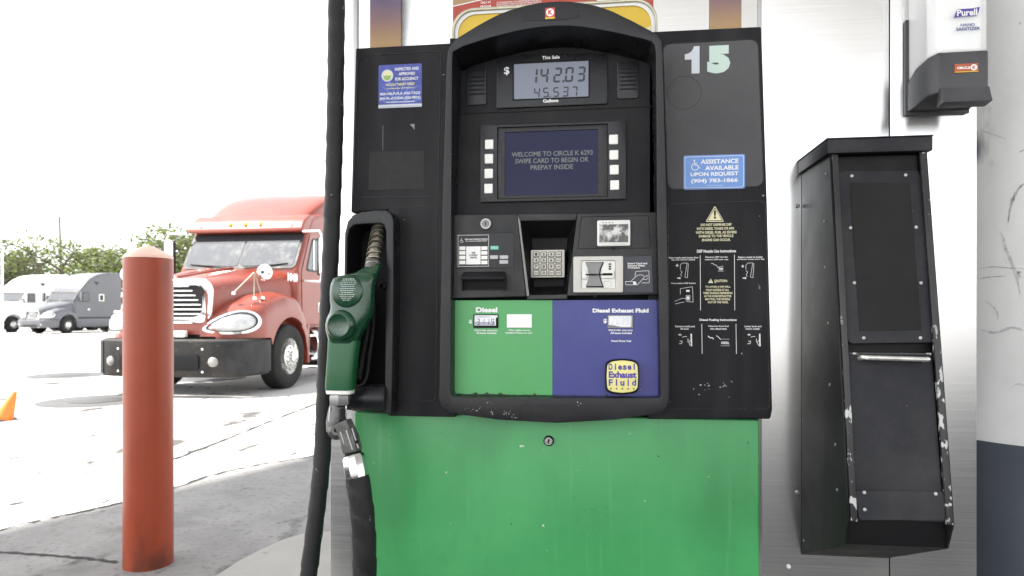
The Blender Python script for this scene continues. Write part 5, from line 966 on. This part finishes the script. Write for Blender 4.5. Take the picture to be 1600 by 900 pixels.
    for yy in (-5.0, -6.3): b.box(-.9, .9, yy-.1, yy+.1, .42, .62, blk_m, .03)
    b.box(-.45, .45, -6.2, -5.1, 1.0, 1.2, blk_m, .03); B(b, 'chassis')
    return root
red_p = mat('faded_red_truck_paint', (.195, .033, .018), .36, var=.07, vs=2, coat=.2, dust=((.27, .085, .055), .35)); gr_p = mat('steel_grey_truck_paint', (.088, .091, .102), .35, var=.05, vs=2, coat=.15); wh_p = mat('white_truck_paint', (.78, .78, .77), .35, var=.04, vs=2, coat=.5)
HEAD = math.radians(-99.4)
def place(xc, fc): return (*CW(xc, fc), 0)
rz = HEAD+T-PI/2
tr = truck('faded red semi truck with chrome grille and visor, behind the red bollard', red_p, 'classic', place(-4.74, 11.16), rz)
# fleet number and door plate on the red truck
cbr = [o for o in tr.children if o.name.startswith('cab')][0]; drs = [o for o in cbr.children if o.name.startswith('door')]
b = MB(Matrix.Translation((-1.065, -.02, 0))@Matrix.Rotation(-PI/2, 4, 'Z')); b.text('1048', .12, .47, 1.73, 1.87, -.012, M['white'], .06); b.build('fleet_number', cbr, 0, local=True)
b = MB(Matrix.Translation((-1.0985, 0, 0))@Matrix.Rotation(-PI/2, 4, 'Z')); b.ring(rrect(1.22, 1.52, 1.22, 1.40, .02, 3), rrect(1.25, 1.49, 1.25, 1.37, .02, 3), -.002, .0, M['white']); b.text('DOT', 1.27, 1.47, 1.27, 1.35, -.0015, M['white'], .04); b.build('door_marking', cbr, 0, local=True)
rz2 = math.radians(-104)+T-PI/2
def ground_at(px, fwd): return place((px-800)/F*fwd, fwd)
def axle(px, fwd, ang): n_l = Vector((math.cos(ang+PI/2), math.sin(ang+PI/2))); x = (px-800)/F*fwd-1.15*n_l.x; f = fwd-1.15*n_l.y; return place(x, f)
truck('grey aerodynamic semi truck parked far back, between the white truck and the red one', gr_p, 'aero', axle(106, 41.5, math.radians(-104)), rz2)
truck('white aerodynamic semi truck parked far back at the left edge', wh_p, 'aero', axle(20, 43.5, math.radians(-104)), rz2)

# ------------------------------------------------------------------ trees, poles
leaf_ms = []
for k, c in enumerate(((.085, .108, .042), (.115, .135, .058), (.062, .084, .034))):
    m = bpy.data.materials.new('leaf_green'); m.use_nodes = True; nt = m.node_tree; p = nt.nodes['Principled BSDF']; p.inputs['Base Color'].default_value = (*c, 1); p.inputs['Roughness'].default_value = .6
    tr_ = nt.nodes.new('ShaderNodeBsdfTranslucent'); tr_.inputs[0].default_value = (c[0]*1.6, c[1]*1.6, c[2], 1); mx = nt.nodes.new('ShaderNodeMixShader'); mx.inputs[0].default_value = .4
    nt.links.new(p.outputs[0], mx.inputs[1]); nt.links.new(tr_.outputs[0], mx.inputs[2]); nt.links.new(mx.outputs[0], nt.nodes['Material Output'].inputs[0]); leaf_ms.append(m)
bark = mat('bark', (.10, .085, .07), .85, bump=.5, bs=20)
def tree_kind(seed, H, spread, label):
    rnd = random.Random(seed); t = thing('tree', label, 'tree', (0, 0, 0), 0, 'trees along the back of the lot'); tb = MB(); tips = []
    def limb(p, d_, L_, r_, lev):
        q = [p]
        for k in range(4): d_ = (d_+Vector((rnd.gauss(0, .16), rnd.gauss(0, .16), rnd.gauss(.02, .08)))).normalized(); q.append(q[-1]+d_*L_/4)
        tb.tube(q, [r_, r_*.85, r_*.72, r_*.6, r_*.5], bark, 6)
        if lev >= 2: tips.extend(q[2:]); return
        for k in range(5 if lev == 0 else 4):
            a = rnd.uniform(0, 2*PI); dd = (d_*.45+Vector((math.cos(a), math.sin(a), rnd.uniform(-.05, .55)))*.8).normalized(); limb(q[rnd.choice((2, 3, 4))], dd, L_*rnd.uniform(.55, .8), r_*.5, lev+1)
    limb(Vector((0, 0, 0)), Vector((0, 0, 1)), H*.45, .16, 0); tb.build('trunk', t, local=True)
    b = bmesh.new()
    for p in tips:
        if p.z < H*.12: continue
        cl = rnd.uniform(.35, .95); mi = rnd.choice((0, 0, 1, 2))
        for k in range(rnd.randint(17, 36)):
            c = p+Vector((rnd.gauss(0, cl*spread), rnd.gauss(0, cl*spread), rnd.gauss(.1, cl*.30))); s_ = rnd.uniform(.06, .15)
            u_ = Vector((rnd.gauss(0, 1), rnd.gauss(0, 1), rnd.gauss(0, .45))).normalized(); v_ = u_.cross(Vector((rnd.gauss(0, .5), rnd.gauss(0, .5), 1))).normalized()
            f = b.faces.new([b.verts.new(c-u_*s_*1.5), b.verts.new(c-v_*s_*.6), b.verts.new(c+u_*s_*1.5), b.verts.new(c+v_*s_*.6)]); f.material_index = mi if rnd.random() < .75 else rnd.randint(0, 2)
    me = bpy.data.meshes.new('crown'); b.to_mesh(me); b.free()
    for m in leaf_ms: me.materials.append(m)
    o = bpy.data.objects.new('crown', me); COL.objects.link(o); o.parent = t
    zmax = max(v.co.z for v in me.vertices); return t, zmax
kinds = [tree_kind(3, 8, .9, ''), tree_kind(14, 7, 1.0, ''), tree_kind(29, 9, .8, '')]
used = set()
spots = [(-40, 62, 372, 0), (22, 64, 376, 1), (58, 60, 356, 2), (105, 66, 376, 0), (140, 62, 390, 1), (178, 64, 376, 2), (212, 60, 366, 1), (250, 63, 350, 0), (286, 60, 338, 2), (322, 66, 346, 1), (10, 70, 400, 2), (85, 72, 400, 1), (160, 72, 400, 0), (232, 72, 398, 2), (-110, 66, 362, 1), (-190, 70, 360, 2), (395, 70, 362, 0), (470, 68, 366, 1)]
where = {0: 'beyond the left edge of the white truck', 1: 'above the cab of the white truck', 2: 'with a layered crown below the leaning pole, left of it', 3: 'just right of the leaning wooden pole', 4: 'above the hood of the grey truck', 5: 'above the roof of the grey truck', 6: 'directly behind the cap of the red bollard', 7: 'right of the bollard cap', 8: 'beside the mirror of the red truck', 9: 'behind the windscreen of the red truck'}
labs = ['loose green tree half cut by the left edge, behind the white truck', 'low green tree behind the cab of the white truck', 'taller green tree just left of the wooden pole', 'green tree just right of the wooden pole', 'low green tree above the roof of the grey truck', 'green tree above the sleeper of the grey truck, left of the bollard', 'green tree directly behind the cap of the red bollard', 'green tree just right of the bollard cap', 'tall green tree beside the far mirror of the red truck', 'green tree hidden mostly by the cab of the red truck', 'small darker tree in the back row behind the white truck', 'small darker tree in the back row near the wooden pole', 'small darker tree in the back row above the grey truck', 'small darker tree in the back row behind the bollard', 'green tree out past the left edge of the lot', 'broad tree farthest out to the left of the lot', 'green tree behind the sleeper of the red truck', 'green tree behind the fuel hose and red truck']
for i, (px, fw, top, kd) in enumerate(spots):
    src, zm = kinds[kd]; o = src if kd not in used else copy_tree(src); used.add(kd)
    o.location = ground_at(px, fw); k = (E+(HOR-top)/F*fw)/zm; o.scale = (k*1.15, k*1.15, k); o.rotation_euler = (0, 0, i*1.9); o['label'] = labs[i]
x, y, _ = ground_at(97, 75); b = MB(); b.tube([(0, 0, 0), (-.12, 0, 6), (-.32, 0, 11.9)], [.16, .13, .10], M['wood'], 8); b.box(-.42, -.2, -.05, .05, 11.3, 11.42, M['wood']); o = b.build('utility_pole'); o.location = (x, y, 0); tag(o, 'thin leaning wooden utility pole rising above the trees', 'utility pole')
x, y, _ = ground_at(3.5, 38); b = MB(); b.lathe([(.16, 0), (.15, .3), (.07, .32), (.055, 4.6), (.0, 4.65)], (0, 0, 0), (0, 0, 1), M['galv'], 14); o = b.build('light_pole'); o.location = (x, y, 0); tag(o, 'white metal pole at the left edge in front of the trees', 'pole')
